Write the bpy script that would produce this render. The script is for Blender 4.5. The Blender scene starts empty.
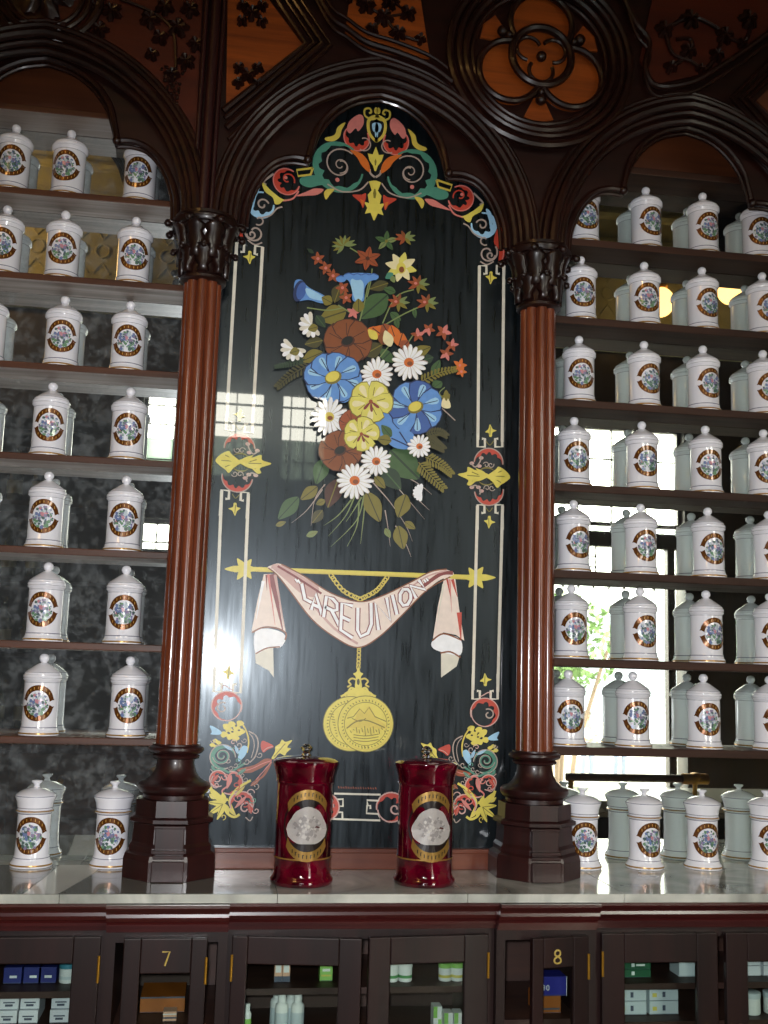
import bpy, bmesh, math, random
from mathutils import Vector, Matrix
random.seed(7)
PI = math.pi
sc = bpy.context.scene
COL = sc.collection
# ------------------------------------------------------------------ camera model (z is measured from the eye height, floor at -1.5)
FPX = 1060.0
CAM = Vector((-0.304, -2.40, -0.003))
_y, _p, _r = math.radians(8.3), math.radians(8.55), math.radians(1.70)
_f = Vector((math.sin(_y)*math.cos(_p), math.cos(_y)*math.cos(_p), math.sin(_p)))
_rt = Vector((math.cos(_y), -math.sin(_y), 0))
_up = _rt.cross(_f)
RT = math.cos(_r)*_rt + math.sin(_r)*_up
UP = -math.sin(_r)*_rt + math.cos(_r)*_up
def at(u, v, Y):
    """the spot on the upright plane y = Y that the photograph shows at (u, v)"""
    d = RT*((u-384)/FPX) - UP*((v-512)/FPX) + _f
    t = (Y-CAM.y)/d.y
    return CAM.x+t*d.x, CAM.z+t*d.z
def ats(pts, Y): return [at(u, v, Y) for u, v in pts]

# ------------------------------------------------------------------ materials
def lin(c):
    def g(x):
        x /= 255.0
        return x/12.92 if x <= .04045 else ((x+.055)/1.055)**2.4
    return (g(c[0]), g(c[1]), g(c[2]), 1)
def newmat(name):
    m = bpy.data.materials.new(name); m.use_nodes = True
    nt = m.node_tree; b = nt.nodes.get('Principled BSDF')
    return m, nt, b
def setp(b, **k):
    names = dict(rough='Roughness', metal='Metallic', coat='Coat Weight', coatr='Coat Roughness', ior='IOR', trans='Transmission Weight', spec='Specular IOR Level', sub='Subsurface Weight', coatior='Coat IOR')
    for kk, v in k.items(): b.inputs[names[kk]].default_value = v
def plain(name, c, rough=.5, var=.06, scale=40, bump=0, **k):
    m, nt, b = newmat(name)
    setp(b, rough=rough, **k)
    tc = nt.nodes.new('ShaderNodeTexCoord'); n = nt.nodes.new('ShaderNodeTexNoise'); n.inputs['Scale'].default_value = scale
    nt.links.new(tc.outputs['Object'], n.inputs['Vector'])
    mx = nt.nodes.new('ShaderNodeMix'); mx.data_type = 'RGBA'
    l = lin(c)
    mx.inputs[6].default_value = tuple(x*(1-var) for x in l[:3])+(1,)
    mx.inputs[7].default_value = tuple(min(1, x*(1+var)) for x in l[:3])+(1,)
    nt.links.new(n.outputs['Fac'], mx.inputs[0]); nt.links.new(mx.outputs[2], b.inputs['Base Color'])
    if bump:
        bp = nt.nodes.new('ShaderNodeBump'); bp.inputs['Strength'].default_value = bump; bp.inputs['Distance'].default_value = .002
        nt.links.new(n.outputs['Fac'], bp.inputs['Height']); nt.links.new(bp.outputs['Normal'], b.inputs['Normal'])
    return m
def wood(name, c1, c2, axis='z', rough=.3, scale=14, coat=.4, bump=.1, spec=.5):
    m, nt, b = newmat(name)
    setp(b, rough=rough, coat=coat, coatr=.12, spec=spec)
    tc = nt.nodes.new('ShaderNodeTexCoord'); mp = nt.nodes.new('ShaderNodeMapping')
    s = {'x': (.06, 1, 1), 'y': (1, .06, 1), 'z': (1, 1, .06)}[axis]
    mp.inputs['Scale'].default_value = tuple(scale*q for q in s)
    n = nt.nodes.new('ShaderNodeTexNoise'); n.inputs['Scale'].default_value = 1.6; n.inputs['Detail'].default_value = 5; n.inputs['Distortion'].default_value = .6
    n2 = nt.nodes.new('ShaderNodeTexNoise'); n2.inputs['Scale'].default_value = 9; n2.inputs['Detail'].default_value = 3
    ad = nt.nodes.new('ShaderNodeMath'); ad.operation = 'MULTIPLY_ADD'; ad.inputs[1].default_value = .35
    rp = nt.nodes.new('ShaderNodeValToRGB'); rp.color_ramp.elements[0].position = .42; rp.color_ramp.elements[1].position = .85
    rp.color_ramp.elements[0].color = lin(c1); rp.color_ramp.elements[1].color = lin(c2)
    L = nt.links.new
    L(tc.outputs['Object'], mp.inputs['Vector']); L(mp.outputs[0], n.inputs['Vector']); L(mp.outputs[0], n2.inputs['Vector'])
    L(n2.outputs['Fac'], ad.inputs[0]); L(n.outputs['Fac'], ad.inputs[2]); L(ad.outputs[0], rp.inputs['Fac']); L(rp.outputs['Color'], b.inputs['Base Color'])
    bp = nt.nodes.new('ShaderNodeBump'); bp.inputs['Strength'].default_value = bump; bp.inputs['Distance'].default_value = .001
    L(ad.outputs[0], bp.inputs['Height']); L(bp.outputs['Normal'], b.inputs['Normal'])
    return m
ZC = -.433
M = {}
M['shaft'] = wood('mahogany_shaft', (68, 28, 16), (118, 58, 34), 'z', .26, 22, .5)
M['mahogany'] = wood('dark_mahogany', (24, 9, 9), (48, 19, 18), 'z', .38, 16, .14, spec=.4)
M['ebony'] = wood('ebonised_wood', (19, 7, 5), (40, 16, 11), 'x', .36, 16, .16, spec=.35)
M['ebonyv'] = wood('ebonised_upright', (16, 6, 5), (34, 14, 10), 'z', .36, 16, .2, spec=.4)
M['spandrel'] = wood('red_spandrel_wood', (50, 15, 7), (78, 28, 11), 'x', .5, 10, .03, spec=.3)
M['orange'] = wood('orange_panel_wood', (98, 42, 9), (146, 70, 18), 'x', .5, 20, .03, spec=.3)
M['brownpanel'] = wood('brown_back_wood', (66, 32, 13), (104, 52, 22), 'x', .5, 8, .05)
M['shelf'] = wood('shelf_wood', (46, 24, 14), (86, 48, 29), 'x', .45, 14, .04, spec=.3)
M['shelfdark'] = wood('dark_shelf_wood', (30, 17, 12), (64, 39, 29), 'x', .5, 14, .0, spec=.22)
M['paleunder'] = wood('pale_underside', (112, 98, 90), (160, 146, 138), 'x', .5, 26, .1)  # left shelf undersides, paler than the fronts
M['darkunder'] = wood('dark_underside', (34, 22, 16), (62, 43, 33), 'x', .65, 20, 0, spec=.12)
M['rail'] = wood('rail_wood', (74, 30, 18), (112, 56, 34), 'x', .35, 14, .3)
M['cabinet'] = wood('cabinet_wood', (20, 10, 10), (36, 18, 17), 'z', .4, 16, .1, spec=.35)
M['cabinetx'] = wood('cornice_wood', (36, 9, 11), (66, 22, 21), 'x', .25, 16, .5)
M['inside'] = wood('cabinet_inside', (36, 18, 14), (60, 34, 24), 'x', .55, 14, 0)
M['drawer'] = wood('drawer_wood', (60, 30, 16), (100, 56, 30), 'x', .5, 10, .1)
M['porcelain'] = plain('white_porcelain', (232, 231, 238), .12, .01, 10, coat=1, coatr=.03)
M['gilt'] = plain('gilt_line', (172, 132, 70), .25, .1, 60, metal=.4)
M['greyline'] = plain('grey_line', (120, 120, 135), .25, .05)
M['ribbon'] = plain('bronze_ribbon', (108, 64, 26), .24, .35, 260, metal=.4, coat=.7)
M['ribbonmark'] = plain('ribbon_mark', (182, 138, 66), .3)
for n, c in dict(lb_blue=(108, 124, 164), lb_violet=(134, 122, 152), lb_pink=(196, 136, 146), lb_green=(104, 142, 110), lb_dark=(78, 98, 98), lb_pale=(184, 196, 204)).items():
    M[n] = plain('label_'+n[3:], c, .2, .12, 200, coat=.8)
M['brass'] = plain('brass', (190, 140, 50), .3, .1, 60, metal=.8)
M['gold'] = plain('gold_leaf', (150, 116, 56), .32, .2, 60, metal=.5)
M['numbergold'] = plain('number_gold', (176, 152, 78), .4, .1)
# ruby glass
m, nt, b = newmat('ruby_glass'); setp(b, rough=.06, ior=1.5, trans=.35, coat=.6, coatr=.03, spec=.8)
tc = nt.nodes.new('ShaderNodeTexCoord'); n = nt.nodes.new('ShaderNodeTexNoise'); n.inputs['Scale'].default_value = 22; n.inputs['Detail'].default_value = 4
rp = nt.nodes.new('ShaderNodeValToRGB'); rp.color_ramp.elements[0].color = lin((44, 0, 12)); rp.color_ramp.elements[1].color = lin((138, 4, 42)); rp.color_ramp.elements[0].position = .35; rp.color_ramp.elements[1].position = .8
nt.links.new(tc.outputs['Object'], n.inputs['Vector']); nt.links.new(n.outputs['Fac'], rp.inputs['Fac']); nt.links.new(rp.outputs['Color'], b.inputs['Base Color'])
M['ruby'] = m
m, nt, b = newmat('clear_glass'); setp(b, rough=.03, trans=1, ior=1.45); b.inputs['Base Color'].default_value = (.95, .9, .92, 1); M['clear'] = m
def thin(name, tint, fac):
    m = bpy.data.materials.new(name); m.use_nodes = True; nt = m.node_tree; nt.nodes.clear()
    o = nt.nodes.new('ShaderNodeOutputMaterial'); t = nt.nodes.new('ShaderNodeBsdfTransparent'); g = nt.nodes.new('ShaderNodeBsdfGlossy'); mx = nt.nodes.new('ShaderNodeMixShader'); fr = nt.nodes.new('ShaderNodeFresnel')
    t.inputs[0].default_value = tint; g.inputs['Roughness'].default_value = .02; fr.inputs['IOR'].default_value = fac
    nt.links.new(fr.outputs[0], mx.inputs[0]); nt.links.new(t.outputs[0], mx.inputs[1]); nt.links.new(g.outputs[0], mx.inputs[2]); nt.links.new(mx.outputs[0], o.inputs[0])
    return m
M['pane'] = thin('window_pane', (.86, .9, .88, 1), 1.18)
# mirrors
def mirror(name, tint, dirt, sc1, haze):
    m, nt, b = newmat(name); b.inputs['Base Color'].default_value = tint; setp(b, metal=1, rough=.012)
    tc = nt.nodes.new('ShaderNodeTexCoord')
    n = nt.nodes.new('ShaderNodeTexNoise'); n.inputs['Scale'].default_value = sc1; n.inputs['Detail'].default_value = 8; n.inputs['Roughness'].default_value = .72
    rp = nt.nodes.new('ShaderNodeValToRGB'); rp.color_ramp.elements[0].position = .46; rp.color_ramp.elements[1].position = .78
    rp.color_ramp.elements[0].color = (haze, haze, haze, 1); rp.color_ramp.elements[1].color = (dirt, dirt, dirt, 1)
    d = nt.nodes.new('ShaderNodeBsdfPrincipled'); d.inputs['Base Color'].default_value = lin((150, 156, 158)); d.inputs['Roughness'].default_value = .5
    mx = nt.nodes.new('ShaderNodeMixShader'); o = nt.nodes['Material Output']; L = nt.links.new
    L(tc.outputs['Object'], n.inputs['Vector']); L(n.outputs['Fac'], rp.inputs['Fac']); L(rp.outputs['Color'], mx.inputs[0]); L(b.outputs[0], mx.inputs[1]); L(d.outputs[0], mx.inputs[2]); L(mx.outputs[0], o.inputs[0])
    return m
M['mirror_worn'] = mirror('foxed_mirror', (.86, .92, .90, 1), .40, 34, .07)
M['mirror'] = mirror('mirror', (.88, .95, .90, 1), .05, 9, .01)
# black painted glass with brushed haze
m, nt, b = newmat('black_painted_glass'); setp(b, rough=.34, coat=1, coatr=.015, spec=.42, coatior=1.5)
tc = nt.nodes.new('ShaderNodeTexCoord'); mp = nt.nodes.new('ShaderNodeMapping'); mp.inputs['Scale'].default_value = (60, 1, 5)
n = nt.nodes.new('ShaderNodeTexNoise'); n.inputs['Scale'].default_value = 1.5; n.inputs['Detail'].default_value = 6
rp = nt.nodes.new('ShaderNodeValToRGB'); rp.color_ramp.elements[0].color = lin((6, 10, 12)); rp.color_ramp.elements[1].color = lin((17, 23, 28)); rp.color_ramp.elements[0].position = .4; rp.color_ramp.elements[1].position = .75
rr = nt.nodes.new('ShaderNodeMapRange'); rr.inputs[1].default_value = .3; rr.inputs[2].default_value = .7; rr.inputs[3].default_value = .24; rr.inputs[4].default_value = .40; b.inputs['Specular Tint'].default_value = (.78, .9, 1, 1)
L = nt.links.new
L(tc.outputs['Object'], mp.inputs[0]); L(mp.outputs[0], n.inputs['Vector']); L(n.outputs['Fac'], rp.inputs['Fac']); L(rp.outputs['Color'], b.inputs['Base Color']); L(n.outputs['Fac'], rr.inputs[0]); L(rr.outputs[0], b.inputs['Roughness'])
gl = nt.nodes.new('ShaderNodeBsdfGlossy'); gl.inputs['Roughness'].default_value = .15; gl.inputs['Color'].default_value = (.9, .96, 1, 1)
ms = nt.nodes.new('ShaderNodeMixShader'); ms.inputs[0].default_value = .011; L(b.outputs[0], ms.inputs[1]); L(gl.outputs[0], ms.inputs[2]); L(ms.outputs[0], nt.nodes['Material Output'].inputs[0])
M['blackglass'] = m
# marble
m, nt, b = newmat('grey_white_marble'); setp(b, rough=.16, coat=.3, coatr=.08)
tc = nt.nodes.new('ShaderNodeTexCoord'); n = nt.nodes.new('ShaderNodeTexNoise'); n.inputs['Scale'].default_value = 5; n.inputs['Detail'].default_value = 9; n.inputs['Distortion'].default_value = 1.6
rp = nt.nodes.new('ShaderNodeValToRGB'); rp.color_ramp.elements[0].color = lin((132, 134, 127)); rp.color_ramp.elements[1].color = lin((190, 190, 181)); rp.color_ramp.elements[0].position = .35; rp.color_ramp.elements[1].position = .65
nt.links.new(tc.outputs['Object'], n.inputs['Vector']); nt.links.new(n.outputs['Fac'], rp.inputs['Fac']); nt.links.new(rp.outputs['Color'], b.inputs['Base Color'])
M['marble'] = m
M['marbleshade'] = plain('shaded_marble', (112, 112, 106), .16, .12, 14, coat=.3)  # tone of the shade painted on the left counter
M['marblewhite'] = plain('white_marble', (216, 214, 204), .16, .05, 14, coat=.3)  # shop counter marble, also the light patch painted on the left counter
M['joint'] = plain('joint', (120, 118, 108), .7)
# paints of the panel picture
PAINT = dict(white=(214, 208, 192), cream=(226, 214, 166), purewhite=(236, 236, 238), yellow=(214, 198, 84), paleyellow=(214, 204, 96), gold=(206, 184, 76), olive=(120, 110, 38), dkolive=(70, 66, 30),
             red=(186, 62, 44), pink=(205, 120, 112), dustpink=(196, 158, 150), orange=(204, 104, 32), brown=(128, 68, 30), dkbrown=(72, 34, 20), rust=(150, 72, 36), maroon=(128, 52, 52), teal=(70, 132, 112),
             blue=(92, 142, 206), dkblue=(58, 92, 160), paleblue=(152, 196, 224), navy=(26, 44, 90), green=(62, 92, 50), dkgreen=(36, 58, 38), palegreen=(118, 132, 78), grey=(168, 150, 140), drape=(228, 210, 198), black=(12, 14, 15))
for k, c in PAINT.items(): M['p_'+k] = plain('paint_'+k, c, .4, .14, 70, coat=1, coatr=.015)
# room
M['plaster'] = plain('room_plaster', (176, 168, 130), .8, .1, 3)
M['olive'] = plain('olive_plaster', (164, 162, 122), .8, .25, 9)
M['darkroom'] = wood('room_dark_wood', (20, 12, 10), (44, 26, 18), 'z', .5, 8, .1)
M['ceilpaint'] = plain('ceiling_paint', (84, 80, 66), .8, .1, 3)
M['tilefloor'] = plain('floor_tile', (176, 158, 140), .4, .2, 4)
M['street'] = plain('street_stone', (104, 102, 98), .9, .1, 2)
M['leafgreen'] = plain('tree_leaf', (84, 110, 62), .6, .3, 8)
M['bark'] = plain('tree_bark', (96, 80, 66), .9, .2, 10)
M['bottleglass'] = plain('bottle_glass', (60, 72, 66), .1, .1, coat=1)
M['paperlabel'] = plain('paper_label', (176, 180, 150), .7)
M['shirt'] = plain('blue_shirt', (120, 150, 196), .8); M['trouser'] = plain('grey_trousers', (88, 96, 116), .8); M['skin'] = plain('skin', (150, 104, 80), .6); M['hair'] = plain('dark_hair', (30, 24, 22), .7)
m, nt, b = newmat('frosted_pane'); tl = nt.nodes.new('ShaderNodeBsdfTranslucent'); tl.inputs[0].default_value = (.40, .46, .42, 1); nt.links.new(tl.outputs[0], nt.nodes['Material Output'].inputs[0]); M['frost'] = m
m, nt, b = newmat('lamp_globe'); b.inputs['Emission Color'].default_value = lin((255, 196, 116)); b.inputs['Emission Strength'].default_value = 3.2; b.inputs['Base Color'].default_value = lin((255, 220, 160)); M['globe'] = m; M['fill_globe'] = m.copy(); M['fill_globe'].node_tree.nodes['Principled BSDF'].inputs['Emission Strength'].default_value = 22.0  # the stronger copy is for the added, unseen lamps
for n, c in dict(boxwhite=(214, 218, 226), boxblue=(38, 40, 140), boxgreen=(16, 84, 52), boxpale=(190, 202, 208), boxpink=(212, 128, 112), boxpeach=(214, 168, 140), boxlime=(140, 196, 96), boxamber=(150, 84, 24), tubwhite=(222, 226, 224), tubgreen=(78, 140, 84), teal2=(60, 130, 150), ink=(70, 78, 96), purple=(96, 84, 130), yellow2=(200, 190, 90), navy2=(24, 34, 110)).items():
    M[n] = plain('pack_'+n, c, .5, .06)

# ------------------------------------------------------------------ object helpers
ORG = {}
def tag(o, label=None, cat=None, group=None, kind=None):
    if label: o['label'] = label
    if cat: o['category'] = cat
    if group: o['group'] = group
    if kind: o['kind'] = kind
    return o
def thing(name, label, cat, loc=(0, 0, 0), group=None):
    o = bpy.data.objects.new(name, None); o.empty_display_size = .05; COL.objects.link(o); o.location = loc; ORG[o] = Vector(loc)
    return tag(o, label, cat, group)
def obj(name, bm, mats, parent=None, origin=None, smooth=False, bevel=0):
    """one mesh object; the shapes in bm are in room coordinates"""
    po = ORG[parent] if parent is not None else Vector((0, 0, 0))
    og = Vector(origin) if origin is not None else po
    if origin is None and parent is None: og = Vector((0, 0, 0))
    me = bpy.data.meshes.new(name)
    if og.length: bmesh.ops.translate(bm, verts=bm.verts, vec=-og)
    if smooth:
        for f in bm.faces: f.smooth = True
    bm.to_mesh(me); bm.free()
    for m in (mats if isinstance(mats, (list, tuple)) else [mats]): me.materials.append(M[m] if isinstance(m, str) else m)
    o = bpy.data.objects.new(name, me); COL.objects.link(o)
    o.location = og-po
    if parent is not None: o.parent = parent
    ORG[o] = og
    if smooth: me.shade_smooth(); me.set_sharp_from_angle(angle=math.radians(42))
    if bevel:
        md = o.modifiers.new('bevel', 'BEVEL'); md.width = bevel; md.segments = 2; md.limit_method = 'ANGLE'
    return o
def structure(name, bm, mats, **k):
    o = obj(name, bm, mats, **k); o['kind'] = 'structure'; return o
def B(): return bmesh.new()
def box(bm, x0, x1, y0, y1, z0, z1, mi=0):
    vs = [bm.verts.new(p) for p in ((x0, y0, z0), (x1, y0, z0), (x1, y1, z0), (x0, y1, z0), (x0, y0, z1), (x1, y0, z1), (x1, y1, z1), (x0, y1, z1))]
    for q in ((3, 2, 1, 0), (4, 5, 6, 7), (0, 1, 5, 4), (1, 2, 6, 5), (2, 3, 7, 6), (3, 0, 4, 7)):
        bm.faces.new([vs[i] for i in q]).material_index = mi
    return vs
def lathe(bm, prof, c=(0, 0, 0), n=32, mi=0, a0=0.0, mis=None):
    """prof: list of (r, z)"""
    rows = []
    for r, z in prof:
        if r < 1e-6: rows.append([bm.verts.new((c[0], c[1], c[2]+z))])
        else: rows.append([bm.verts.new((c[0]+r*math.cos(a0+2*PI*i/n), c[1]+r*math.sin(a0+2*PI*i/n), c[2]+z)) for i in range(n)])
    for k in range(len(rows)-1):
        a, b = rows[k], rows[k+1]
        m = mis[k] if mis else mi
        for i in range(n):
            j = (i+1) % n
            if len(a) == 1 and len(b) == 1: continue
            if len(a) == 1: f = (a[0], b[j], b[i])
            elif len(b) == 1: f = (a[i], a[j], b[0])
            else: f = (a[i], a[j], b[j], b[i])
            bm.faces.new(f).material_index = m
    for row, rev in ((rows[0], True), (rows[-1], False)):
        if len(row) > 2: bm.faces.new(row[::-1] if rev else row).material_index = mi
def prism(bm, pts, y0, y1, mi=0):
    """outline in x,z pushed from y0 (back) to y1 (front)"""
    a = [bm.verts.new((x, y0, z)) for x, z in pts]; b = [bm.verts.new((x, y1, z)) for x, z in pts]
    n = len(pts)
    fs = [bm.faces.new(a), bm.faces.new(b[::-1])]
    for i in range(n): fs.append(bm.faces.new((a[i], b[i], b[(i+1) % n], a[(i+1) % n])))
    for f in fs: f.material_index = mi
    bmesh.ops.recalc_face_normals(bm, faces=fs)
def sweep(bm, pts, r, n=8, closed=False, mi=0, taper=None):
    """round bar along a list of 3D points"""
    P = [Vector(p) for p in pts]; N = len(P); rings = []
    up = None
    for i in range(N):
        a = P[(i-1) % N] if (closed or i > 0) else P[i]; b = P[(i+1) % N] if (closed or i < N-1) else P[i]
        t = (b-a)
        t = t.normalized() if t.length > 1e-9 else Vector((0, 0, 1))
        if up is None: up = t.orthogonal().normalized()
        up = (up-t*up.dot(t)); up = up.normalized() if up.length > 1e-6 else t.orthogonal().normalized()
        s = t.cross(up)
        rr = r*(taper(i/(N-1)) if taper else 1)
        rings.append([bm.verts.new(P[i]+up*math.cos(2*PI*k/n)*rr+s*math.sin(2*PI*k/n)*rr) for k in range(n)])
    for i in range(N if closed else N-1):
        a, b = rings[i], rings[(i+1) % N]
        off = 0
        if closed and i == N-1:
            off = min(range(n), key=lambda o: (a[0].co-b[o].co).length)
        for k in range(n):
            bm.faces.new((a[k], a[(k+1) % n], b[(k+1+off) % n], b[(k+off) % n])).material_index = mi
    if not closed:
        bm.faces.new(rings[0][::-1]).material_index = mi; bm.faces.new(rings[-1]).material_index = mi
def ball(bm, c, r, seg=12, mi=0, s=(1, 1, 1)):
    g = bmesh.ops.create_uvsphere(bm, u_segments=seg, v_segments=max(6, seg*2//3), radius=r, matrix=Matrix.Translation(c) @ Matrix.Diagonal((s[0], s[1], s[2], 1)))
    for v in g['verts']:
        for f in v.link_faces: f.material_index = mi; f.smooth = True
def copy_tree(o, parent=None):
    c = o.copy(); COL.objects.link(c)
    if parent is not None: c.parent = parent
    for ch in list(o.children): copy_tree(ch, c)
    return c
def catmull(pts, n=8, closed=False):
    out = []; N = len(pts)
    for i in range(N if closed else N-1):
        p = [pts[(i+k) % N] if closed else pts[min(max(i+k, 0), N-1)] for k in (-1, 0, 1, 2)]
        for j in range(n):
            t = j/n
            out.append(tuple(.5*((2*p[1][d])+(-p[0][d]+p[2][d])*t+(2*p[0][d]-5*p[1][d]+4*p[2][d]-p[3][d])*t*t+(-p[0][d]+3*p[1][d]-3*p[2][d]+p[3][d])*t**3) for d in range(len(pts[0]))))
    if not closed: out.append(tuple(pts[-1]))
    return out

# ------------------------------------------------------------------ flat painting on the black glass
class Art:
    """brushwork: flat shapes lying on the glass, coordinates in one photograph crop (ox, oy, scale)"""
    def __init__(s, y0=-.0006):
        s.bm = B(); s.mats = []; s.k = 0; s.y0 = y0; s.Z = (0, 0, 1.0); s.mir = False
    def view(s, ox, oy, sc_): s.Z = (ox, oy, sc_); return s
    def mi(s, m):
        m = 'p_'+m
        if m not in s.mats: s.mats.append(m)
        return s.mats.index(m)
    def put(s, pts, m):
        if len(pts) < 3: return
        i = s.mi(m); s.k += 1
        y = s.y0-.00003*s.k
        W = [at(s.Z[0]+u/s.Z[2], s.Z[1]+v/s.Z[2], 0) for u, v in pts]
        for sg in ((1, -1) if s.mir else (1,)):
            vs = [s.bm.verts.new((sg*x, y, z)) for x, z in W]
            f = s.bm.faces.new(vs); f.material_index = i
            f.normal_update()
            if f.normal.y > 0: f.normal_flip()
    def poly(s, pts, m, smooth=True): s.put(catmull(pts, 4, True) if smooth and len(pts) > 3 else pts, m)
    def stroke(s, pts, w, m, smooth=True, taper=False, closed=False):
        if smooth and len(pts) > 2: pts = catmull(pts, 5, closed)
        if closed: pts = list(pts)+[pts[0], pts[1]]
        Lf, Rg = [], []; N = len(pts)
        for i in range(N):
            a, b = pts[max(i-1, 0)], pts[min(i+1, N-1)]
            dx, dy = b[0]-a[0], b[1]-a[1]; d = math.hypot(dx, dy) or 1
            ww = w/2*((1-.85*i/(N-1)) if taper else 1)
            Lf.append((pts[i][0]-dy/d*ww, pts[i][1]+dx/d*ww)); Rg.append((pts[i][0]+dy/d*ww, pts[i][1]-dx/d*ww))
        i0 = s.mi(m); s.k += 1; y = s.y0-.00003*s.k
        for sg in ((1, -1) if s.mir else (1,)):
            row = []
            for l, r in zip(Lf, Rg):
                q = []
                for u, v in (l, r):
                    x, z = at(s.Z[0]+u/s.Z[2], s.Z[1]+v/s.Z[2], 0); q.append(s.bm.verts.new((sg*x, y, z)))
                row.append(q)
            for a, b in zip(row, row[1:]):
                f = s.bm.faces.new((a[0], a[1], b[1], b[0])); f.material_index = i0; f.normal_update()
                if f.normal.y > 0: f.normal_flip()
    def ell(s, c, rx, ry, m, rot=0, n=18):
        co, si = math.cos(rot), math.sin(rot)
        s.put([(c[0]+rx*math.cos(2*PI*i/n)*co-ry*math.sin(2*PI*i/n)*si, c[1]+rx*math.cos(2*PI*i/n)*si+ry*math.sin(2*PI*i/n)*co) for i in range(n)], m)
    def petal(s, c, ang, l, w, m, r0=0):
        ca, sa = math.cos(ang), math.sin(ang)
        P = [(r0, -.12*w), (.45*l, -.42*w), (.8*l, -.5*w), (.96*l, -.28*w), (l, 0), (.96*l, .28*w), (.8*l, .5*w), (.45*l, .42*w), (r0, .12*w)]
        s.put([(c[0]+x*ca-y*sa, c[1]+x*sa+y*ca) for x, y in P], m)
    def leaf(s, a, b, w, m, vein=None):
        dx, dy = b[0]-a[0], b[1]-a[1]; l = math.hypot(dx, dy); ux, uy = dx/l, dy/l
        P = [(0, 0), (.25, -.42), (.5, -.5), (.78, -.3), (1, 0), (.78, .3), (.5, .5), (.25, .42)]
        s.poly([(a[0]+ux*t*l-uy*q*w, a[1]+uy*t*l+ux*q*w) for t, q in P], m)
        if vein: s.stroke([a, b], max(1.5, w*.07), vein, False)
    def daisy(s, c, r, n, m='purewhite', mid='orange', squash=1.0, rot=0, dark='grey'):
        for i in range(n):
            a = 2*PI*i/n+rot
            rr = r*random.uniform(.9, 1.06)
            aa = math.atan2(math.sin(a)*squash, math.cos(a)); ll = rr*math.hypot(math.cos(a), math.sin(a)*squash); s.petal(c, aa, ll, r*4.3/n, 'grey' if i % 4 == 0 else 'white'); s.petal(c, aa+.03, ll*.97, r*3.4/n, m)
        s.ell(c, r*.27, r*.25*max(squash, .7), mid); s.ell((c[0]+r*.05, c[1]+r*.06), r*.15, r*.12, 'brown' if mid != 'brown' else 'black')
    def bloom(s, c, r, n, m, line, mid, mid2, squash=1.0, rot=0, m2=None, hi=None):
        for i in range(n):
            a = 2*PI*i/n+rot
            aa = math.atan2(math.sin(a)*squash, math.cos(a)); l = r*math.hypot(math.cos(a), math.sin(a)*squash)
            s.petal(c, aa, l*1.03, r*5.9/n*1.12, line); s.petal(c, aa, l, r*5.9/n, m2 if (m2 and i % 2) else m, r0=r*.05); s.petal((c[0]+math.cos(aa)*l*.4, c[1]+math.sin(aa)*l*.4), aa+.16, l*.5, r*1.7/n, hi or m)
            s.stroke([(c[0]+math.cos(aa)*l*.3, c[1]+math.sin(aa)*l*.3), (c[0]+math.cos(aa+.1)*l*.85, c[1]+math.sin(aa+.1)*l*.85)], r*.03, line, False)
        s.ell(c, r*.3, r*.22, mid2, -.4); s.ell((c[0]-r*.02, c[1]-r*.03), r*.24, r*.17, mid, -.4)
    def crescent(s, c, r, a0, a1, th, m, teeth=0, line=None, lw=4):
        N = 26; out, inn = [], []
        for i in range(N+1):
            t = i/N; a = math.radians(a0+(a1-a0)*t); w = th*math.sin(PI*(t*.94+.03))
            if teeth: w *= 1-.5*abs(math.sin(t*teeth*PI))
            out.append((c[0]+r*math.cos(a), c[1]+r*math.sin(a))); inn.append((c[0]+(r-w)*math.cos(a), c[1]+(r-w)*math.sin(a)))
        i0 = s.mi(m); s.k += 1; y = s.y0-.00003*s.k
        for sg in ((1, -1) if s.mir else (1,)):
            row = []
            for l, q in zip(out, inn):
                v2 = []
                for u, v in (l, q):
                    x, z = at(s.Z[0]+u/s.Z[2], s.Z[1]+v/s.Z[2], 0); v2.append(s.bm.verts.new((sg*x, y, z)))
                row.append(v2)
            for p, q in zip(row, row[1:]):
                f = s.bm.faces.new((p[0], p[1], q[1], q[0])); f.material_index = i0; f.normal_update()
                if f.normal.y > 0: f.normal_flip()
        if line: s.stroke(out, lw, line, False)
    def spiral(s, c, r0, r1, a0, a1, w, m):
        N = max(12, int(abs(a1-a0)/14))
        s.stroke([(c[0]+(r0+(r1-r0)*i/N)*math.cos(math.radians(a0+(a1-a0)*i/N)), c[1]+(r0+(r1-r0)*i/N)*math.sin(math.radians(a0+(a1-a0)*i/N))) for i in range(N+1)], w, m, False)
    def bell(s, c, up, k=1.0, m='yellow'):
        q = -1 if up else 1
        s.poly([(c[0]-8*k, c[1]-30*k*q), (c[0]+8*k, c[1]-30*k*q), (c[0]+12*k, c[1]-5*k*q), (c[0]+38*k, c[1]+8*k*q), (c[0]+14*k, c[1]+18*k*q), (c[0]-4*k, c[1]+48*k*q), (c[0]-14*k, c[1]+18*k*q), (c[0]-34*k, c[1]-2*k*q), (c[0]-12*k, c[1]-8*k*q)], m)
        s.stroke([(c[0]-4*k, c[1]-20*k*q), (c[0]-2*k, c[1]+34*k*q)], 5*k, 'olive', False)
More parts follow.
